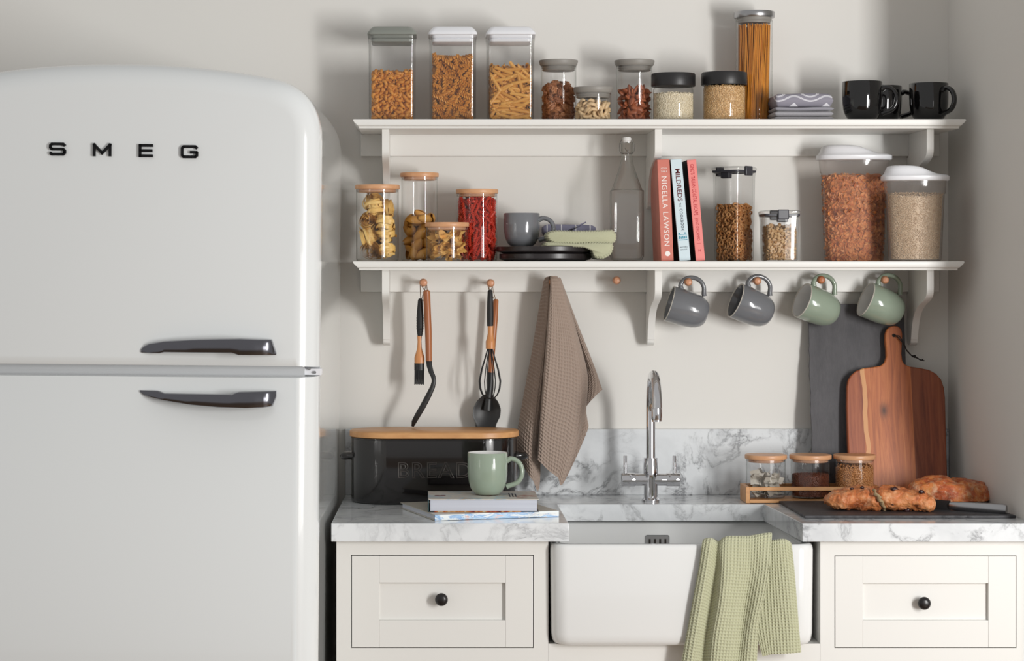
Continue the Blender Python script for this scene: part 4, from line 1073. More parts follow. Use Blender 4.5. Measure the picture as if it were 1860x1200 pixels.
mug('mug', 'sage green mug with white inside standing on the stack of books', .0430, .0905, M['muggreen'], M['mugwhite'], (X(885.5, Y), Y, .9405), math.radians(-4))
Y = -.125
mug('mug', 'grey mug standing on black plates on the lower shelf', L(33, Y), .0760, M['muggrey'], M['muggrey'], (X(947.5, Y), Y, 1.4757), math.radians(-8))
Y = -.165; mug('mug', 'black glossy mug on the upper shelf, nearest the folded cloths', .0446, .0895, M['mugblack'], M['mugblack'], (X(1566, Y), Y, ZU + .0003), math.radians(-12))
Y = -.070; mug('mug', 'black glossy mug half hidden behind another black mug', .0440, .0870, M['mugblack'], M['mugblack'], (X(1603, Y), Y, ZU + .0003), math.radians(4))
Y = -.130; mug('mug', 'black glossy mug nearest the right wall on the upper shelf', .0440, .0885, M['mugblack'], M['mugblack'], (X(1687, Y), Y, ZU + .0003), math.radians(-55))
# hanging mugs: axis points from base to opening
def hang(label, px, py, down, yaw, body, inner):
    # mug axis (local z), handle (local x) up
    ax = Vector((-math.cos(down) * math.cos(yaw), -math.sin(yaw), math.sin(down) * math.cos(yaw))).normalized()
    up = Vector((0, 0, 1)); h = (up - ax * up.dot(ax)).normalized(); k = ax.cross(h)
    Y = -.0700; c = Vector((X(px, Y), Y, Z(py, Y))); H = .0900
    r = mug('hanging_mug', label, .0415, H, body, inner, (0, 0, 0), rim=M['rim'])
    R = Matrix((h, k, ax)).transposed().to_4x4()
    r.matrix_world = Matrix.Translation(c - ax * H / 2) @ R
    r.location = c - ax * H / 2; r.rotation_euler = R.to_euler()
    return r
d = math.radians
hang('dark grey mug hanging nearest the middle bracket', 1249, 561, d(17), d(2), M['muggrey'], M['muggrey'])
hang('dark grey mug hanging beside the sage green mugs', 1367.5, 558, d(22), d(9), M['muggrey'], M['muggrey'])
hang('sage green mug hanging beside the grey mugs', 1487, 557, d(21), d(15), M['muggreen'], M['mugwhite'])
hang('sage green mug hanging nearest the right bracket', 1604, 556, d(22), d(8), M['muggreen'], M['mugwhite'])

# ------------------------------------------------------------------ lower shelf: plates, towels, bottle, books
Y = -.125; cx = X(990, Y)
def plate(z, r, h, label):
    o = MB().lathe([(1e-4, 0), (r * .86, 0), (r * .90, .002), (r * .985, .004), (r, .006), (r, h - .001), (r - .002, h), (r - .006, h - .001), (r - .012, h - .006), (1e-4, h - .006)], 72, ).build('plate', M['tray'], loc=(cx, Y, z))
    return tag(o, label, 'plate')
plate(ZL + .0005, .104, .0170, 'black flat plate lying directly on the lower shelf, beneath another')
o = plate(ZL + .0178, .111, .0160, 'black flat plate on top of the other, under the grey mug'); 

def ring_cloth(outline, Y0, Y1, ny, amp, p, m, name, seed=0, sag=0.0, wob=.002):
    # closed outline in (x, z) swept along Y, with a waffle relief
    O = np.array(outline, float); seg = np.linalg.norm(np.roll(O, -1, 0) - O, axis=1); cum = np.concatenate([[0], np.cumsum(seg)])
    n = max(24, int(cum[-1] / (p / 4))); s = np.linspace(0, cum[-1], n, endpoint=False)
    OO = np.vstack([O, O[:1]]); xs = np.interp(s, cum, OO[:, 0]); zs = np.interp(s, cum, OO[:, 1])
    for _ in range(6): xs = (np.roll(xs, 1) + 2 * xs + np.roll(xs, -1)) / 4; zs = (np.roll(zs, 1) + 2 * zs + np.roll(zs, -1)) / 4
    tx = np.roll(xs, -1) - np.roll(xs, 1); tz = np.roll(zs, -1) - np.roll(zs, 1); q = np.hypot(tx, tz) + 1e-9; nx, nz = tz / q, -tx / q
    area = np.sum(xs * np.roll(zs, -1) - np.roll(xs, -1) * zs)
    if area < 0: nx, nz = -nx, -nz
    ys = np.linspace(Y0, Y1, ny); cxm, czm = xs.mean(), zs.mean(); rings = []
    for j, y in enumerate(ys):
        e = min(j, ny - 1 - j) / 5.0; sh = 1 - .25 * max(0, 1 - e) ** 2
        wz = wob * math.sin(y * 60 + seed)
        d = amp * (np.abs(np.sin(PI * s / p)) ** .7 + abs(math.sin(PI * y / p)) ** .7 - 1)
        x = xs + nx * d; z = zs + nz * d
        rings.append([(cxm + (a - cxm) * (1 - (1 - sh) * .3) + wz * .5, y, czm + (b - czm) * sh + wz * .3) for a, b in zip(x, z)])
    return MB().loft(rings)
def pz(pts, Y): return [(X(a, Y), Z(b, Y)) for a, b in pts]
Yt = -.20
root = thing('folded_towel', 'folded sage green waffle towel draped over the edge of the black plates', 'towel', (X(1050, Yt), -.13, ZL))
up = [(1008, 441), (998, 437), (992, 429), (996, 422), (1010, 419.5), (1040, 420.5), (1080, 420), (1112, 418.5), (1118, 426), (1117, 437), (1112, 441.5), (1080, 440), (1045, 442)]
lo = [(988, 448), (990, 441), (1000, 440.5), (1045, 442.5), (1080, 441), (1110, 442), (1112, 450), (1107, 462), (1094, 469.5), (1080, 468), (1076, 455), (1060, 448.5), (1030, 447), (1005, 447)]
ring_cloth(pz(up, Yt), -.215, -.075, 110, .0021, .0062, M['green'], 'a').build('upper_fold', M['green'], root, world=True, angle=180)
ring_cloth(pz(lo, Yt), -.220, -.070, 110, .0021, .0062, M['green'], 'b', 1).build('lower_fold', M['green'], root, world=True, angle=180)
Yt = -.045
root = thing('striped_cloth', 'rolled grey-blue cloth with thin white stripes behind the green towel', 'cloth', (X(1045, Yt), Yt, ZL))
ring_cloth(pz([(985, 423), (984, 413), (992, 407.5), (1040, 408), (1076, 409.5), (1082, 414), (1081, 422), (1060, 445), (1000, 445)], Yt), -.062, -.030, 30, .0002, .006, M['stripes'], 'c').build('roll', M['stripes'], root, world=True, angle=180)
A = np.array([[(X(1028, -.06), -.062, Z(420, -.06)), (X(1034, -.06), -.062, Z(421, -.06))], [(X(1046, -.06), -.066, Z(411, -.06)), (X(1052, -.06), -.062, Z(411, -.06))], [(X(1064, -.06), -.066, Z(402.5, -.06)), (X(1065, -.06), -.06, Z(403.5, -.06))]])
MB().grid(A).build('turned_corner', M['stripes'], root, world=True, thick=.001)

def bottle():
    Y = -.125; r = thing('swing_top_bottle', 'tall clear square glass bottle with white swing-top stopper', 'bottle', (X(1138.5, Y), Y, ZL), (0, 0, math.radians(-3)))
    h = .0378; H = Z(345, Y) - ZL; Hn = Z(283, Y) - ZL; Ht = Z(258, Y) - ZL
    def body(s, g=M['glassbottle']):
        R = [rrect(h * .8 - s, h * .8 - s, .016, .002 + s), rrect(h - .003 - s, h - .003 - s, .016, .004 + s), rrect(h - s, h - s, .016, .012 + s), rrect(h - s, h - s, .016, H - .003), rrect(h - .0005 - s, h - .0005 - s, .017, H - .001), rrect(h - .0032 - s, h - .0032 - s, .018, H)]
        for i in range(1, 13):
            t = i / 12; f = 1 - t; w = .0118 + (h - .004 - .0118) * (f ** 1.35 * .75 + .25 * (.5 + .5 * math.cos(PI * t))); w = max(w - s, .008)
            R.append(rrect(w, w, min(w * .995, .018 + (w * .0)), H + (Hn - H) * t))
        w = .0118 - s; R += [rrect(w, w, w * .99, Hn + .004), rrect(w + .001, w + .001, w * .99, Hn + .006), rrect(w + .001, w + .001, w * .99, Ht - .006), rrect(w + .0025, w + .0025, w + .002, Ht - .004), rrect(w + .0025, w + .0025, w + .002, Ht)]
        return MB().loft(R, cap1=False)
    body(0).build('bottle_glass', M['glassbottle'], r, angle=35)
    body(.0030).build('inner_surface', M['glassthin'], r, angle=35)
    st = MB().lathe([(1e-4, Ht), (.0085, Ht), (.0095, Ht + .003), (.0105, Ht + .004), (.0105, Ht + .008), (.0085, Ht + .0115), (1e-4, Ht + .0125)], 28).build('stopper', M['mugwhite'], r)
    zc = Hn + .0055
    for s in (-1, 1):
        MB().tube([(s * .0105, -.001, Ht + .007), (s * .0165, -.002, Ht - .004), (s * .0165, -.004, zc + .006), (s * .013, -.007, zc)], .0010, 8).build('wire_bail', M['water'], r)
    P = [(.0135 * math.cos(a), .0135 * math.sin(a), zc) for a in np.linspace(0, 2 * PI, 25)]
    MB().tube(P, .0010, 8).build('wire_collar', M['water'], r)
    MB().tube([(-.005, -.0135, zc + .012), (0, -.016, zc + .004), (.003, -.0165, zc + .008), (.0, -.0155, zc - .002), (.004, -.0145, zc - .003)], .0010, 8).build('wire_lever', M['water'], r)
bottle()

def shelf_book(name, label, x0, xt, w, pyt, m, side, Y=-.212, depth=.165):
    xb = X(x0, Y); wv = L(w, Y); H = Z(pyt, Y) - ZL; ang = math.atan2(X(x0, Y) - X(xt, Y), H)
    hgt = H / math.cos(ang) - .0
    root = thing(name, label, 'book', (xb + wv * .0, Y, ZL + .0004), (0, -ang, 0))
    # keep the lowest corner on the shelf: leaning left, the left bottom corner is the pivot
    c = .0022
    cov = MB()
    cov.box(0, c, 0, depth, 0, hgt).box(wv - c, wv, 0, depth, 0, hgt)
    cov.build('cover', side, root)
    MB().box(0, wv, -.0012, .0012, 0, hgt).build('spine', m, root, bevel=.001)
    MB().box(c, wv - c, .0013, depth - .003, .003, hgt - .003).build('page_block', M['page'], root)
    return root, wv, hgt
def stxt(root, body, m, zc, xc, length, height, space=1.0, bold=0.0):
    o = text_mesh(body, m, 'spine_lettering', root, (xc, -.0014, zc), (0, 0, -1), (1, 0, 0), length, height, world=False, space=space, bold=bold)
    return o
r, w, h = shelf_book('cookbook', 'terracotta cookbook with white spine lettering leaning on the bracket', 1201, 1193.5, 22.5, 290, M['book1'], M['book1'])
k = h / 183.0
stxt(r, 'AT MY', M['ink_white'], h - 17.0 * k, w * .56, 11 * k, 3 * k); 
def horiz(root, body, m, zc, xc, length, height):
    return text_mesh(body, m, 'spine_lettering', root, (xc, -.0014, zc), (1, 0, 0), (0, 0, 1), length, height, world=False)
bpy.data.objects.remove(kids(r)[-1])
horiz(r, 'AT MY', M['ink_white'], h - 16.5 * k, w * .52, 12 * k, 3 * k); horiz(r, 'TABLE', M['ink_white'], h - 22 * k, w * .52, 11.5 * k, 3 * k)
stxt(r, 'NIGELLA', M['ink_white'], h - 59.5 * k, w * .5, 57 * k, 9.5 * k, 1.15); stxt(r, 'LAWSON', M['ink_white'], h - 125.5 * k, w * .52, 61 * k, 9.5 * k, 1.15)
MB().lathe([(.0005, 0), (.0058, 0), (.0058, -.0004), (.0005, -.0004)], 20, (w * .54, -.0013, h - 170 * k), axis='y').build('publisher_mark', M['ink_white'], r)
r, w, h = shelf_book('cookbook', 'pale blue cookbook with maroon spine lettering between two pink books', 1234, 1217.5, 20.5, 290, M['book2'], M['bookdark'])
stxt(r, 'MILDREDS', M['ink_maroon'], h - 47 * k, w * .55, 59 * k, 8.5 * k, bold=.014); stxt(r, 'THE', M['ink_navy'], h - 83 * k, w * .5, 7 * k, 3.4 * k); stxt(r, 'COOKBOOK', M['ink_navy'], h - 110 * k, w * .55, 40 * k, 5.2 * k, 1.1, bold=.012)
for dx in (-.3, .22): MB().box(w * (.5 + dx) - .0015, w * (.5 + dx) + .0015, -.0018, -.0011, h - 134 * k - .0015, h - 134 * k + .0015).build('teal_motif', M['ink_teal'], r)
b = MB()
for z0, z1 in ((-146.5, -145.5), (-137, -136.2)): b.box(w * .12, w * .88, -.0018, -.0011, h + z0 * k, h + z1 * k)
for i in range(5): b.box(w * (.16 + i * .15), w * (.16 + i * .15) + .0022, -.0018, -.0011, h - 144 * k, h - (139 + i % 2) * k)
b.build('teal_motif', M['ink_teal'], r)
horiz(r, 'MITCHELL', M['ink_navy'], h - 159 * k, w * .5, 14 * k, 2 * k); horiz(r, 'BEAZLEY', M['ink_navy'], h - 163.5 * k, w * .5, 12 * k, 2 * k)
r, w, h = shelf_book('cookbook', 'pink cookbook with red spine lettering beside the tall hoop cereal container', 1264, 1247.5, 16.8, 291, M['book3'], M['bookdark'])
stxt(r, "GINO'S ITALIAN COASTAL ESCAPE", M['ink_red'], h - 54 * k, w * .5, 92 * k, 7.2 * k, bold=.01); stxt(r, "GINO D'ACAMPO", M['ink_red'], h - 126 * k, w * .5, 40 * k, 5.2 * k)
for zz in (105.5, 151): MB().box(w * .25, w * .75, -.0016, -.0011, h - zz * k - .0003, h - zz * k + .0003).build('spine_rule', M['ink_red'], r)
horiz(r, 'H', M['ink_red'], h - 164 * k, w * .5, 4 * k, 4.5 * k)

# folded cloths on the upper shelf
def slab_cloth(x0, x1, y0, y1, z0, z1, seed, mb, wav=.0012):
    rings = []; n = 26; hz = (z1 - z0) / 2; zc = (z0 + z1) / 2; xc = (x0 + x1) / 2; hx = (x1 - x0) / 2
    for j in range(n + 1):
        t = j / n; y = y0 + (y1 - y0) * t; e = min(t, 1 - t) * n / 2.5; s = math.sqrt(max(0.0, 1 - (1 - min(1, e)) ** 2)) * .85 + .15
        ring = []
        for p in rrect(hx, hz * s, hz * s * .95, 0, 5):
            nx = mnoise.noise(Vector((p[0] * 30, y * 30, seed))) * wav
            ring.append((xc + p[0] + nx, y, zc + p[1] + nx * .7 + wav * math.sin(p[0] * 45 + seed)))
        rings.append(ring)
    # extra columns across the top are not needed: the outline bends at its corners only
    return mb.loft(rings)
def strip_cloth(x0, x1, y0, y1, z0, z1, seed, wav, mb):
    nx, ny = 44, 24; hz = (z1 - z0) / 2; rings = []
    for j in range(ny + 1):
        t = j / ny; y = y0 + (y1 - y0) * t; e = min(1, min(t, 1 - t) * ny / 3); s = .2 + .8 * math.sqrt(1 - (1 - e) ** 2); ring = []
        for side in (1, -1):
            for i in range(nx + 1):
                u = i / nx if side == 1 else 1 - i / nx
                q = min(1, min(u, 1 - u) * nx / 3); sx = math.sqrt(max(0, 1 - (1 - q) ** 2)) * .9 + .1
                x = x0 + (x1 - x0) * u; w = wav * math.sin(x * 55 + seed) + wav * .7 * math.sin(y * 40 + seed)
                ring.append((x, y, (z0 + z1) / 2 + side * hz * s * sx + w * (1 if side == 1 else .4)))
        rings.append(ring)
    return mb.loft(rings)
Yf = -.205
zz = [ZU, Z(205, Yf), Z(196, Yf), Z(188, Yf), Z(165.5, Yf)]
x0, x1 = X(1406, Yf), X(1515, Yf)
root = thing('folded_cloth', 'folded plain grey towelling cloth at the bottom of the cloth stack', 'cloth', ((x0 + x1) / 2, -.13, ZU))
for i, (a, b) in enumerate(((ZU + .0008, ZU + .0093), (ZU + .0095, ZU + .0218))):
    mb = MB(); strip_cloth(x0 + (.001, .002, .003)[i], x1 - (0, .001, .001)[i], -.205, -.06, a, b, i, .0002, mb); mb.build('fold', M['napgrey'], root, world=True, angle=180)
root = thing('folded_cloth', 'folded grey-lilac cloth with white zigzag lines on top of the stack', 'cloth', ((x0 + x1) / 2, -.13, ZU + .023))
for i, (a, b) in enumerate(((ZU + .0222, ZU + .0302), (ZU + .0306, ZU + .0610))):
    mb = MB(); strip_cloth(x0 + (.003, .004, .006)[i], x1 - (.000, .001, .003)[i], -.206 + i * .003, -.06, a, b, i * 1.3 + 2.2, .0008, mb); mb.build('fold', M['zigzag'] if i else M['lilac'], root, world=True, angle=180)

# ------------------------------------------------------------------ hanging utensils
def loop(root, px_peg, py_peg, px, py, Y, m=None):
    a = Vector((X(px_peg, -.066), -.066, Z(py_peg - 6, -.066))); e = Vector((X(px, Y), Y, Z(py, Y)))
    P = [e + Vector((-.001, 0, 0)), a + Vector((-.0075, 0, -.010)), a + Vector((-.0045, .0, -.001)), a + Vector((.0045, 0, -.001)), a + Vector((.0075, 0, -.010)), e + Vector((.001, 0, 0)), e + Vector((.006, -.003, -.004))]
    MB().tube(P, .0009, 6).build('hanging_loop', M['twine'], root, world=True)
Y = -.078
def px3(px, py, y=Y): return (X(px, y), y, Z(py, y))
r = thing('basting_brush', 'basting brush with black ribbed grip and black bristles hanging by the spatula', 'brush', px3(763, 542))
P = []; R = []
for i in range(41):
    t = i / 40; P.append(px3(763.3 - t * .5, 542 + t * 68)); R.append(L(float(np.interp(t, [0, .04, .15, .5, .8, 1], [2.5, 4.2, 4.8, 6.6, 6.4, 4.4])), Y) * (1 + (.05 * math.sin(i * 2.2) if t > .4 else 0)))
MB().tube(P, R, 18).build('grip', M['blackgrip'], r, world=True)
P = [px3(762, y) for y in (609, 620, 632, 640, 648, 650, 659.5)]
MB().tube(P, [L(v, Y) for v in (4.2, 3.6, 4.2, 6.5, 9, 9.3, 9.2)], 20, flat=.7, up=(1, 0, 0)).build('wooden_neck', M['beech'], r, world=True)
b = MB(); b.tube([px3(761.5, 659), px3(761.5, 672)], [L(9, Y), L(9, Y)], 20, flat=.6, up=(1, 0, 0))
for i in range(9):
    for j in range(3):
        x = 753.6 + i * 2.0; yy = Y + (j - 1) * .004
        b.tube([(X(x + .3, yy), yy, Z(668, yy)), (X(x - .2, yy), yy, Z(698.5 - (i % 2), yy))], [.00135, .0012], 6)
b.build('bristles', M['blackmat'], r, world=True)
loop(r, 769, 513, 765, 543, Y)
r = thing('spatula', 'spatula with dark wooden handle and bent black blade hanging beside the brush', 'spatula', px3(777, 527))
Ys = -.091
MB().tube([px3(774.5, 526.5, Ys), px3(774.8, 529, Ys), px3(775.5, 545, Ys), px3(778, 600, Ys), px3(779, 655.5, Ys)], [L(3.5, Ys), L(6.3, Ys), L(6.5, Ys), L(6.2, Ys), L(5.6, Ys)], 18).build('wooden_handle', M['handlewood'], r, world=True)
pts = [(779, 655), (780, 664), (783, 675), (787, 684), (788.2, 692), (786, 702), (779, 717), (768, 738), (758, 755), (752, 766), (749.5, 774)]
rad = [5.5, 5.0, 4.6, 4.2, 4.0, 4.4, 5.2, 5.4, 5.2, 4.6, 2.4]
MB().tube([px3(a, b_, Ys - .012 * math.sin(i / 10 * PI)) for i, (a, b_) in enumerate(pts)], [L(v, Ys) for v in rad], 14, flat=.45, up=(1, 0, 0)).build('blade', M['blackmat'], r, world=True)
loop(r, 769, 513, 776, 533, Ys)

r = thing('whisk', 'balloon whisk with black grip, wooden collar and black wires hanging in front of a spoon', 'whisk', px3(891, 527))
Yw = -.092
MB().tube([px3(890.3, y, Yw) for y in (526, 529, 545, 570, 592)], [L(v, Yw) for v in (2.6, 4.6, 5.4, 6.2, 5.6)], 18).build('grip', M['blackgrip'], r, world=True)
MB().tube([px3(890.8, y, Yw) for y in (591.5, 605, 614, 619, 620, 633)], [L(v, Yw) for v in (5.2, 5.0, 6.5, 8.2, 8.5, 8.3)], 20).build('wooden_collar', M['beech'], r, world=True)
for i in range(4):
    a = PI * i / 4 + .25; P = []
    for k in range(31):
        t = k / 30 * 2 - 1; u = abs(t); sgn = 1 if t > 0 else -1
        depth = (1 - u ** 2.4) if u < 1 else 0
        w = L(20.5, Yw) * math.sin(PI * min(1, (1 - u) * .62 + .0)) ** 1.0 if True else 0
        s = 1 - u
        wid = L(float(np.interp(u, [0, .06, .14, .25, .4, .6, .8, 1], [0, 9, 15, 19, 20.5, 16, 9.5, 4])), Yw) * sgn
        zz_ = Z(632, Yw) - L(float(np.interp(u, [0, .06, .14, .25, .4, .6, .8, 1], [92, 90, 84, 74, 60, 38, 18, 0])), Yw)
        P.append((X(890, Yw) + wid * math.cos(a), Yw + wid * math.sin(a), zz_))
    MB().tube(P, .00125, 7, up=(0, 1, 0.01)).build('wire', M['blackmat'], r, world=True)
loop(r, 891, 514, 890, 528, Yw)
r = thing('serving_spoon', 'black serving spoon with dark wooden handle hanging behind the whisk', 'spoon', px3(897, 545))
Yp = -.045
MB().tube([px3(901, 543, Yp), px3(900.8, 545.5, Yp), px3(899, 580, Yp), px3(894, 640, Yp), px3(891.5, 676, Yp)], [L(v, Yp) for v in (3.0, 4.8, 5.2, 5.2, 5.0)], 18).build('wooden_handle', M['handlewood'], r, world=True)
MB().tube([px3(891.5, 675, Yp), px3(890, 700, Yp), px3(887, 725, Yp), px3(885, 745, Yp)], [L(v, Yp) for v in (5.4, 5.4, 6.5, 8)], 16, flat=.7, up=(1, 0, 0)).build('neck', M['blackmat'], r, world=True)
rings = []
for i in range(17):
    t = i / 16; py = 716 + 67 * t; w = float(np.interp(t, [0, .08, .2, .4, .6, .8, .93, 1], [6, 13, 20, 25.5, 25, 19, 18, 17])); xc = 886 - 4 * t
    if t > .9: w *= 1
    ring = []
    for k in range(24):
        a = 2 * PI * k / 24; u = math.cos(a); v = math.sin(a)
        bowl = .012 * (1 - u * u) * math.sin(PI * min(1, t * 1.02)) 
        ring.append((X(xc, Yp) + L(w, Yp) * u, Yp + bowl * .9 + .0022 * v, Z(py, Yp)))
    rings.append(ring)
MB().loft(rings).build('bowl', M['blackmat'], r, world=True, angle=60)
MB().tube([px3(901, 547, Yp), (X(896, -.064), -.064, Z(528, -.064)), (X(893, -.066), -.066, Z(507, -.066)), (X(888, -.066), -.066, Z(507, -.066)), (X(889, -.064), -.064, Z(528, -.064)), px3(900, 547, Yp)], .0007, 6).build('hanging_loop', M['twine'], r, world=True)

# ------------------------------------------------------------------ cloth sheets with a woven waffle relief
def cr_path(P, n):
    P = np.array(P, float); k = len(P); d = np.concatenate([[0], np.cumsum(np.linalg.norm(np.diff(P, axis=0), axis=1))])
    t = np.linspace(0, k - 1, 200); out = []
    for q in t:
        i = min(int(q), k - 2); f = q - i; p0, p1, p2, p3 = P[max(i - 1, 0)], P[i], P[i + 1], P[min(i + 2, k - 1)]
        out.append(.5 * ((2 * p1) + (p2 - p0) * f + (2 * p0 - 5 * p1 + 4 * p2 - p3) * f * f + (3 * p1 - p0 - 3 * p2 + p3) * f ** 3))
    out = np.array(out); d = np.concatenate([[0], np.cumsum(np.linalg.norm(np.diff(out, axis=0), axis=1))]); s = np.linspace(0, d[-1], n)
    return np.stack([np.interp(s, d, out[:, c]) for c in range(3)], 1)
def sheet(cols, nu, nv, p, amp, convert=True):
    C = []
    for c in cols:
        C.append(cr_path([(X(a, y), y, Z(b, y)) for a, b, y in c], nv))
    C = np.array(C)                                 # columns, nv, 3
    A = np.zeros((nv, nu, 3)); U = np.zeros((nv, nu))
    width = np.linalg.norm(np.diff(C, axis=0), axis=2)
    uu = np.concatenate([[0], np.cumsum(np.percentile(width, 70, axis=1))])
    for j in range(nv):
        P = C[:, j]; k = len(P); us = np.linspace(0, uu[-1], nu); q = np.interp(us, uu, np.arange(k)); i = np.minimum(q.astype(int), k - 2); f = (q - i)[:, None]
        p0, p1, p2, p3 = P[np.maximum(i - 1, 0)], P[i], P[i + 1], P[np.minimum(i + 2, k - 1)]
        A[j] = .5 * ((2 * p1) + (p2 - p0) * f + (2 * p0 - 5 * p1 + 4 * p2 - p3) * f * f + (3 * p1 - p0 - 3 * p2 + p3) * f ** 3); U[j] = us
    lv = np.concatenate([[0], np.cumsum(np.linalg.norm(np.diff(C, axis=1), axis=2).mean(0))]); V = np.repeat(lv[:, None], nu, 1)
    du = np.gradient(A, axis=1); dv = np.gradient(A, axis=0); N = np.cross(du, dv); N /= (np.linalg.norm(N, axis=2, keepdims=True) + 1e-12)
    # relief: raised square ridges around sunken cells
    w = np.linalg.norm(du, axis=2); scale = np.clip(w / (np.median(w) + 1e-9), .25, 1)[..., None]
    h = np.maximum(np.abs(np.cos(PI * U / p)) ** 4, np.abs(np.cos(PI * V / p)) ** 4) * amp
    if (N[..., 1].mean() > 0): N = -N
    return A + N * (h[..., None] * scale)
r = thing('waffle_towel', 'brown waffle towel hanging in folds from a peg left of the tap', 'towel', (X(1003, -.07), -.07, Z(503, -.07)))
cols = [
 [(988, 512, -.045), (980, 560, -.030), (967, 640, -.028), (953, 715, -.026), (940, 790, -.030), (938, 815, -.034), (944, 838, -.034)],
 [(990, 509, -.060), (984, 560, -.052), (974, 640, -.052), (962, 720, -.052), (950, 795, -.056), (951, 822, -.058), (955, 850, -.058)],
 [(992, 504, -.074), (992, 560, -.072), (985, 640, -.074), (975, 720, -.074), (965, 800, -.072), (964, 835, -.072), (966, 870, -.070)],
 [(996, 502, -.082), (997, 530, -.082), (992, 620, -.072), (984, 720, -.066), (977, 800, -.060), (975, 850, -.056), (976, 891, -.054)],
 [(999, 501, -.080), (1002, 530, -.060), (996, 620, -.044), (988, 720, -.040), (983, 780, -.040), (981, 815, -.044), (980, 836, -.046)],
 [(1000, 501, -.090), (1001, 530, -.098), (996, 620, -.106), (988, 720, -.104), (983, 780, -.098), (980, 815, -.094), (978, 835, -.092)],
 [(1003, 501, -.093), (1009, 540, -.102), (1013, 630, -.108), (1007, 720, -.106), (999, 780, -.100), (996, 815, -.096), (994, 852, -.092)],
 [(1006, 501, -.093), (1018, 540, -.100), (1033, 630, -.100), (1033, 715, -.098), (1024, 780, -.094), (1018, 830, -.090), (1012, 866, -.086)],
 [(1009, 501, -.092), (1025, 540, -.096), (1048, 640, -.090), (1055, 715, -.086), (1048, 780, -.084), (1036, 830, -.080), (1022, 876, -.076)],
 [(1012, 502, -.088), (1029, 545, -.086), (1052, 630, -.076), (1064, 690, -.072), (1062, 735, -.070), (1061, 760, -.068), (1065, 784, -.066)],
 [(1012, 504, -.080), (1028, 550, -.066), (1050, 620, -.052), (1064, 670, -.046), (1064, 700, -.044), (1060, 730, -.044), (1059, 753, -.044)],
 [(1014, 504, -.086), (1036, 560, -.074), (1058, 620, -.062), (1074, 665, -.056), (1080, 690, -.054), (1080, 708, -.052), (1077, 723, -.050)],
 [(1017, 508, -.070), (1041, 575, -.060), (1060, 622, -.052), (1075, 660, -.048), (1085, 684, -.046), (1090, 697, -.046), (1094, 707, -.046)],
]
MB().grid(sheet(cols, 330, 400, .0076, .0036)).build('cloth', M['brown'], r, world=True, angle=180, flip=False)
# second towel over the sink front
def drape(top, zy):
    return top
r = thing('waffle_towel', 'sage green waffle towel draped over the front of the white sink', 'towel', (X(1340, -.6), -.6, .858))
yf = -.606
def col(pts): return pts
cols = [
 [(1282, 1000, -.566), (1281, 984, -.572), (1279, 981.5, -.590), (1276, 985, -.609), (1270, 1030, -.613), (1259, 1090, -.613), (1248, 1150, -.612), (1237, 1210, -.611)],
 [(1296, 998, -.566), (1295, 981, -.572), (1294, 979, -.590), (1291, 983, -.616), (1284, 1030, -.624), (1274, 1090, -.626), (1264, 1150, -.624), (1254, 1215, -.622)],
 [(1309, 1000, -.566), (1307, 985, -.572), (1305, 984, -.590), (1302, 990, -.610), (1300, 1040, -.612), (1292, 1095, -.610), (1283, 1155, -.609), (1275, 1218, -.609)],
 [(1322, 998, -.564), (1322, 980, -.570), (1320, 977, -.590), (1317, 982, -.618), (1315, 1040, -.634), (1310, 1095, -.638), (1300, 1155, -.636), (1294, 1220, -.634)],
 [(1345, 996, -.562), (1344, 979, -.570), (1344, 976, -.590), (1343, 981, -.618), (1340, 1040, -.630), (1332, 1095, -.632), (1324, 1155, -.634), (1316, 1222, -.634)],
 [(1365, 994, -.560), (1364, 978, -.568), (1364, 975, -.590), (1365, 980, -.616), (1362, 1040, -.624), (1354, 1095, -.622), (1346, 1155, -.624), (1338, 1222, -.624)],
 [(1385, 990, -.555), (1385, 976, -.566), (1385, 971, -.590), (1385, 977, -.618), (1382, 1035, -.630), (1374, 1090, -.636), (1364, 1145, -.636), (1357, 1220, -.634)],
 [(1402, 988, -.552), (1402, 974, -.560), (1402, 969, -.590), (1402, 975, -.616), (1398, 1030, -.634), (1390, 1080, -.640), (1379, 1125, -.638), (1374, 1222, -.630)],
]
MB().grid(sheet(cols, 240, 330, .0064, .0028)).build('front_layer', M['green'], r, world=True, angle=180, flip=False)
cols = [
 [(1370, 1000, -.566), (1370, 986, -.574), (1370, 984, -.590), (1368, 988, -.608), (1366, 1040, -.609), (1364, 1090, -.609), (1372, 1140, -.609), (1385, 1192, -.609)],
 [(1395, 1000, -.566), (1395, 986, -.574), (1394, 984, -.590), (1392, 988, -.610), (1392, 1040, -.612), (1393, 1090, -.612), (1396, 1140, -.612), (1401, 1188, -.612)],
 [(1412, 1000, -.566), (1411, 986, -.574), (1410, 982, -.590), (1409, 987, -.612), (1411, 1040, -.616), (1414, 1090, -.616), (1418, 1140, -.616), (1421, 1187, -.616)],
 [(1426, 1000, -.566), (1425, 986, -.574), (1424, 981.5, -.590), (1425, 986, -.612), (1430, 1040, -.618), (1434, 1090, -.618), (1438, 1140, -.618), (1440, 1186, -.616)],
 [(1437, 1002, -.566), (1436, 990, -.574), (1435, 987, -.590), (1438, 992, -.608), (1443, 1040, -.610), (1447, 1090, -.610), (1451, 1140, -.610), (1455, 1184, -.610)],
]
MB().grid(sheet(cols, 150, 290, .0064, .0028)).build('back_layer', M['green'], r, world=True, angle=180, flip=False)

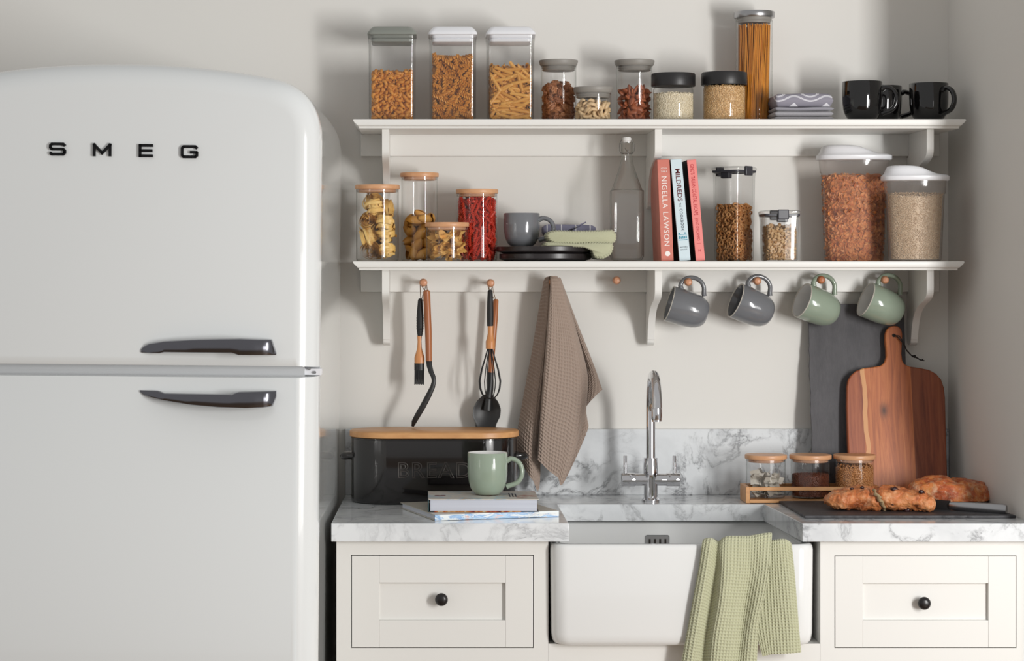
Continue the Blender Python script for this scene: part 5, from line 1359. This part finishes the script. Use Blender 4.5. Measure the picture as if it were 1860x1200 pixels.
# ------------------------------------------------------------------ worktop items
def bread_bin():
    x0, x1 = X(638, -.145), X(940, -.145); yc = -.142; hy = .090
    cx, hx = (x0 + x1) / 2, (x1 - x0) / 2
    r = thing('bread_bin', 'black enamel bread bin with embossed lettering and bamboo lid', 'bread bin', (cx, yc, .9))
    def st(s, z): return rrect(hx - s, hy - s, hy - s - .0005, z, 14)
    H = Z(797, yc - hy) - .9
    MB().loft([st(.004, .0008), st(.001, .002), st(0, .005), st(0, H - .004), st(-.0012, H - .003), st(-.0012, H - .001), st(0, H)]).build('bin_body', M['black'], r, angle=50)
    MB().loft([st(-.001, H + .0003), st(-.0035, H + .0015), st(-.0035, H + .0125), st(-.001, H + .0145)]).build('lid', M['bamboo'], r, angle=50)
    for s in (-1, 1):
        zc = Z(828, yc) - .9
        P = [(s * (hx - .014), -.01, zc + .001), (s * (hx + .002), -.008, zc + .003), (s * (hx + .012), -.004, zc + .002), (s * (hx + .018), 0, zc - .001)]
        h = MB().tube(P, [.0100, .0095, .0098, .0070], 18, flat=1.7, up=(0, 0, 1)).build('handle', M['black'], r, angle=80)
    text_mesh('BREAD', M['emboss_highlight'], 'embossed_lettering', r, (X(789.5, yc - hy), yc - hy - .0004, Z(853.5, yc - hy)), (1, 0, 0), (0, 0, 1), L(133, yc - hy), L(29, yc - hy), outline=.024, space=1.12)
bread_bin()

def flat_book(name, label, corners_front, depthvec, z0, th, top, bottom, pages, spine=None, spine_front=False):
    a, b = [Vector((p[0], p[1], 0)) for p in corners_front]; d = Vector((depthvec[0], depthvec[1], 0))
    e = (b - a); Lx = e.length; ang = math.atan2(e.y, e.x); dep = d.length
    r = thing(name, label, 'book', (a.x, a.y, z0), (0, 0, ang)); c = .0016
    MB().box(0, Lx, 0, dep, th - c, th).build('front_cover', top, r, bevel=.0005)
    MB().box(0, Lx, 0, dep, 0, c).build('back_cover', bottom, r, bevel=.0005)
    ins = .004
    MB().box(ins if spine_front is False else .004, Lx - ins, ins if not spine_front else .001, dep - ins, c, th - c).build('page_block', pages, r)
    return r, Lx, dep
a = (.034, -.545); b = (.2977, -.466)
r, lx, dep = flat_book('cookbook', 'thin picture cookbook with blue patterned spine at the bottom of the stack', (a, b), (-.075, .245), .9004, .0125, M['cover_low'], M['cover_low'], M['pages'], spine_front=True)
MB().box(0, lx, -.0008, .0008, 0.0001, .0124).build('spine', M['spine_pic'], r, bevel=.0004)
text_mesh('EAST LYDIAN SHEETS', M['ink_white'], 'spine_lettering', r, (lx * .885, -.0010, .0066), (1, 0, 0), (0, 0, 1), lx * .20, .0040, world=False)
text_mesh('VEGAN', M['ink_white'], 'spine_lettering', r, (lx * .26, -.0010, .0066), (1, 0, 0), (0, 0, 1), lx * .10, .0040, world=False)
a = (X(778, -.495), -.495); b = (X(979, -.495), -.495)
r, lx, dep = flat_book('cookbook', 'thick picture cookbook with pale cover lying under the sage mug', (a, b), (0, .170), .9133, .0268, M['cover_pic'], M['navy'], M['pages'])
MB().box(-.0008, .0012, 0, dep, .0001, .0267).build('spine', M['teal'], r, bevel=.0004)
MB().box(.012, lx * .84, -.0007, .0, .0002, .0020).build('jacket_strip', M['strip_pic'], r)
for i in range(3): MB().box(lx * .742 + i * .0065, lx * .742 + i * .0065 + .0028, dep * .28, dep * (.74 - .04 * i), .0267, .0270).build('cover_stripe', M['ink_navy'], r)
b_ = MB()
for k, (u, v) in enumerate(((.085, .45), (.135, .45))): b_.lathe([(.0005, .0268), (.0062, .0268), (.0062, .0271), (.0005, .0271)], 16, (lx * u, dep * v, 0))
b_.build('cover_motif', M['ink_maroon'], r)

# upright boards
def tilted(poly, y0, yt, z0, th, name, m, parent=None, bev=.001, rough=0):
    # poly in (x, height along the board); leans back against the wall
    H = max(p[1] for p in poly); ang = math.asin(min(.9, (yt - y0) / H))
    return MB().prism(poly, 'y', -th, 0).build(name, m, parent, bevel=bev, loc=None if parent else (0, y0, z0)), ang
x0, x1 = X(1467, -.02), X(1643, -.03)
H = (Z(553, -.02) - .9); yb, yt = -.092, -.014
Hl = math.hypot(H, yt - yb)
left = []; r2 = random.Random(2); n = 46
for i in range(n + 1): left.append((x0 + r2.uniform(-.0012, .0010), Hl * i / n))
poly = [(x1, 0)] + left[0:1] + left[1:] + [(x1, Hl)]
poly = [(x, h) for x, h in ([(x1, 0), (x1, Hl)] + list(reversed(left)))]
o = MB().prism([(x - x0, h) for x, h in poly], 'y', -.006, 0).build('slate_board', M['slate'], bevel=.0008, loc=(x0, yb, .9006))
o.rotation_euler = (-math.asin((yt - yb) / Hl), 0, 0)
tag(o, 'tall dark slate board standing upright behind the wooden board', 'slate board')
def paddle():
    yb, yt = -.128, -.036; px_l, px_r = 1536, 1717.5
    zt = Z(594, yt); H = math.hypot(zt - .9, yt - yb); ang = math.asin((yt - yb) / H)
    def yat(h): return yb + (yt - yb) * h / H
    def hz(py):
        h = .2
        for _ in range(6): h = (Z(py, yat(h)) - .9) / math.cos(ang)
        return h
    cx = X(1627, -.10)
    pts = [(1542, 900), (1540, 860), (1537, 790), (1535.5, 740), (1536, 705), (1538, 693), (1543, 684), (1552, 676), (1565, 671), (1585, 668.5), (1598, 666), (1604, 660), (1607.5, 650), (1607, 635), (1605, 620), (1605.5, 608), (1609, 599), (1615, 595), (1622, 594), (1629, 595), (1634.5, 600), (1636.5, 609), (1636, 625), (1635, 645), (1636.5, 657), (1641, 664), (1650, 668), (1668, 670.5), (1685, 674), (1698, 681), (1707, 692), (1712, 706), (1714, 725), (1716, 800), (1718.5, 900)]
    poly = []
    for a, b in pts:
        h = hz(min(b, 898)); poly.append((X(a, yat(h)) - cx, h if b < 898 else 0.0))
    root = thing('chopping_board', 'paddle-shaped wooden chopping board leaning in front of the slate board', 'chopping board', (cx, yb, .9006), (-ang, 0, 0))
    # world-space grain: the mesh keeps world x and z in its object coordinates through the material, so build in place
    M['acacia'] = grained_board(X(1603, yat(.2)) - cx, hz(748), X(1536, yat(.2)) - cx, X(1717, yat(.2)) - cx)
    b = MB().prism(poly, 'y', -.016, 0).build('board', M['acacia'], root, bevel=.003, seg=3)
    hh = hz(612)
    k = MB().lathe([(.0005, 0), (.0042, 0), (.0042, -.0006), (.0005, -.0006)], 20, (X(1621, yat(hh)) - cx, -.0160, hh), axis='y').build('hanging_hole', M['dark'], root)
    c0 = (X(1621, yat(hh)) - cx, -.017, hh)
    def q(px, py, dy): h = hz(py); return (X(px, yat(h)) - cx, dy, h)
    MB().tube([c0, q(1626, 615, -.022), q(1634, 625, -.026), q(1642, 638, -.022), q(1652, 648, -.018), q(1660, 651, -.018), q(1668, 656, -.018), q(1676, 658, -.018)], .0013, 8).build('cord', M['cord'], root)
    MB().tube([c0, q(1629, 614, -.024), q(1637, 627, -.028), q(1643, 641, -.024), q(1654, 651, -.020), q(1661, 653, -.020), q(1670, 658, -.020), q(1673, 655, -.018)], .0012, 8).build('cord', M['cord'], root)
    V, F = tpl_clump(3, .0034); kb = MB().add([(v[0] + q(1658, 650, 0)[0], v[1] - .018, v[2] + q(1658, 650, 0)[2]) for v in V], F).build('cord_knot', M['cord'], root)
paddle()

# flat slate with breads and knife
y0, y1 = -.497, -.187; xa, xb = .811, 1.259
r2 = random.Random(4); poly = []
def edge(p, q, n):
    return [(p[0] + (q[0] - p[0]) * i / n + r2.uniform(-.0012, .0012), p[1] + (q[1] - p[1]) * i / n + r2.uniform(-.0012, .0012)) for i in range(n)]
poly = edge((xa + .003, y0), (xb, y0), 60) + edge((xb, y0), (1.2415, y1), 40) + edge((1.2415, y1), (xa - .003, y1), 60) + edge((xa - .003, y1), (xa + .003, y0), 40)
o = MB().prism(poly, 'z', .9004, .9060).build('slate_board', M['slateflat'], bevel=.0008)
tag(o, 'dark slate board lying flat on the worktop beneath the bread', 'slate board')
ZB = .9062
def loaf(name, label, axis_pts, radii, m, z0, seed, noise_amp, twist=None, flat=1.0):
    n = 90; P = cr_path(axis_pts, n); rad = np.interp(np.linspace(0, 1, n), np.linspace(0, 1, len(radii)), radii)
    return P, rad
def bread_twist():
    r = thing('bread_loaf', 'long twisted fruit bread loaf lying at the front of the slate', 'bread', (X(1596, -.39), -.39, ZB))
    n, k = 170, 96; rings = []
    for i in range(n + 1):
        t = i / n; px = 1497 + 200 * t; Yc = -.375 - .035 * t
        topy = float(np.interp(px, [1497, 1503, 1515, 1535, 1560, 1580, 1600, 1630, 1655, 1675, 1690, 1697], [907, 897, 891, 887, 883, 882, 882, 885, 889, 892, 898, 910]))
        boty = float(np.interp(px, [1497, 1503, 1515, 1528, 1545, 1568, 1590, 1640, 1680, 1692, 1697], [912, 918, 925, 931, 931, 929, 931, 931, 932, 928, 922]))
        e = .22 + .78 * (1 - (2 * t - 1) ** 6) ** .5 if 0 < t < 1 else .12
        z1 = Z(topy, Yc) ; z0 = max(ZB + .0005, Z(boty, Yc - .035)); zc = (z0 + z1) / 2; hz = max(.004, (z1 - z0) / 2); hy = .038 * e + .002; ring = []
        for j in range(k):
            a = 2 * PI * j / k; c, s = math.cos(a), math.sin(a)
            y = Yc + hy * (abs(c) ** .9) * (1 if c > 0 else -1); z = zc + hz * (abs(s) ** .85) * (1 if s > 0 else -1); x = X(px, Yc)
            q = Vector((x * 22, y * 22, z * 22)); d = .0050 * mnoise.noise(q) + .0036 * mnoise.noise(q * 2.6) + .0022 * mnoise.noise(q * 6) + .0012 * mnoise.noise(q * 14)
            # spiral twist grooves
            g = math.sin(a * 1.0 + t * 13.0); d -= .0052 * math.exp(-((g - 1) / .10) ** 2)
            # the open seam near the middle
            sx = (px - (1592 + (z - zc) * -420)) / 6.0
            d -= .0055 * math.exp(-sx * sx) if c < .5 else 0
            yy, zz_ = y + d * c, z + d * s
            ring.append((x, yy, max(ZB, zz_)))
        rings.append(ring)
    MB().loft(rings).build('crust', M['crust'], r, world=True, angle=180)
    # paler seam of crumb
    P = []
    for i in range(16):
        t = i / 15; px = 1584 + 26 * t; py = 888 + 40 * t
        P.append((X(px, -.42) + .0028 * math.sin(i * 1.7), -.404 - .032 * math.sin(PI * min(1, .25 + t * .75)), Z(py, -.42)))
    MB().tube(P, [.003 + (.0030 + .0016 * math.sin(i * 2.9)) * math.sin(PI * i / 15) for i in range(16)], 10, flat=.6).build('open_seam', M['crumb'], r, world=True, angle=180)
    for px, py, s in ((1624, 888, 5.5), (1674, 893, 4.5), (1661, 907, 3.4), (1689, 910, 4), (1640, 909, 3), (1648, 926, 4.8), (1668, 917, 3), (1566, 885, 3.2), (1547, 887, 3), (1622, 916, 2.2)):
        yy = -.398 - .040 * math.sqrt(max(.0, 1 - ((907 - py) / 25) ** 2)) + .003
        V, F = tpl_clump(px, L(s, -.42)); MB().add([(v[0] * 1.2 + X(px, yy), v[1] * .6 + yy, v[2] * .8 + Z(py, yy)) for v in V], F).build('raisin', M['raisin'], r, world=True, angle=180)
bread_twist()
def bun():
    Yc = -.265; cx = X(1722, Yc); r = thing('bread_loaf', 'round floury crusty bread loaf behind the knife by the wall', 'bread', (cx, Yc, ZB))
    bm = bmesh.new(); bmesh.ops.create_icosphere(bm, subdivisions=6, radius=1.0); V = []
    hx = L(72, Yc); hz = (Z(862, Yc) - ZB)
    for v in bm.verts:
        c = v.co; q = Vector(c) * 1.5 + Vector((3, 1, 2)); rr_ = 1 + .13 * mnoise.noise(q) + .05 * mnoise.noise(q * 3) + .02 * mnoise.noise(q * 8)
        cut = math.exp(-((c.x + .12 - .25 * c.z) / .10) ** 2) * max(0, c.z) * .16
        x = c.x * hx * rr_; y = c.y * .075 * rr_; z = hz * ((.22 + .78 * c.z ** .72 * (rr_ - cut) * (1.04 if c.x < .1 else .96)) if c.z > 0 else .22 * (1 + c.z))
        V.append((x, y, max(0.0, z)))
    F = [[w.index for w in f.verts] for f in bm.faces]; bm.free()
    MB().add(V, F).build('crust', M['crust2'], r, angle=180)
bun()
def knife():
    ya, yb = -.405, -.452
    p0 = Vector((X(1690, -.375), -.372, ZB + .013)); p1 = Vector((X(1828, -.46), -.462, .9375 - .019))
    z1 = Z(925, -.462)
    p0.z = Z(915, -.372); p1.z = z1 - .001
    r = thing('bread_knife', 'knife with smooth steel handle resting on the slate beside the bread', 'knife', tuple(p0))
    d = (p1 - p0); H0 = p0 + d * .26
    P = [H0, H0 + d * .04, p0 + d * .5, p0 + d * .8, p0 + d * .96, p1]
    MB().tube([tuple(q) for q in P], [L(v, -.45) for v in (6.5, 8, 9.5, 10.5, 11, 9)], 20, flat=.7, up=(0, 0, 1)).build('handle', M['steel'], r, world=True, angle=60)
    e = d.normalized(); a = p0 - e * .12; w = L(9, -.42)
    V = []; 
    for q in (a, p0 + d * .27):
        for dz, dy in ((w, 0), (-w, 0)):
            for t in (-.0009, .0009): V.append((q.x, q.y + t, q.z + dz))
    MB().add(V, [(0, 1, 3, 2), (4, 6, 7, 5), (0, 4, 5, 1), (2, 3, 7, 6), (0, 2, 6, 4), (1, 5, 7, 3)]).build('blade', M['blackmat'], r, world=True)
knife()
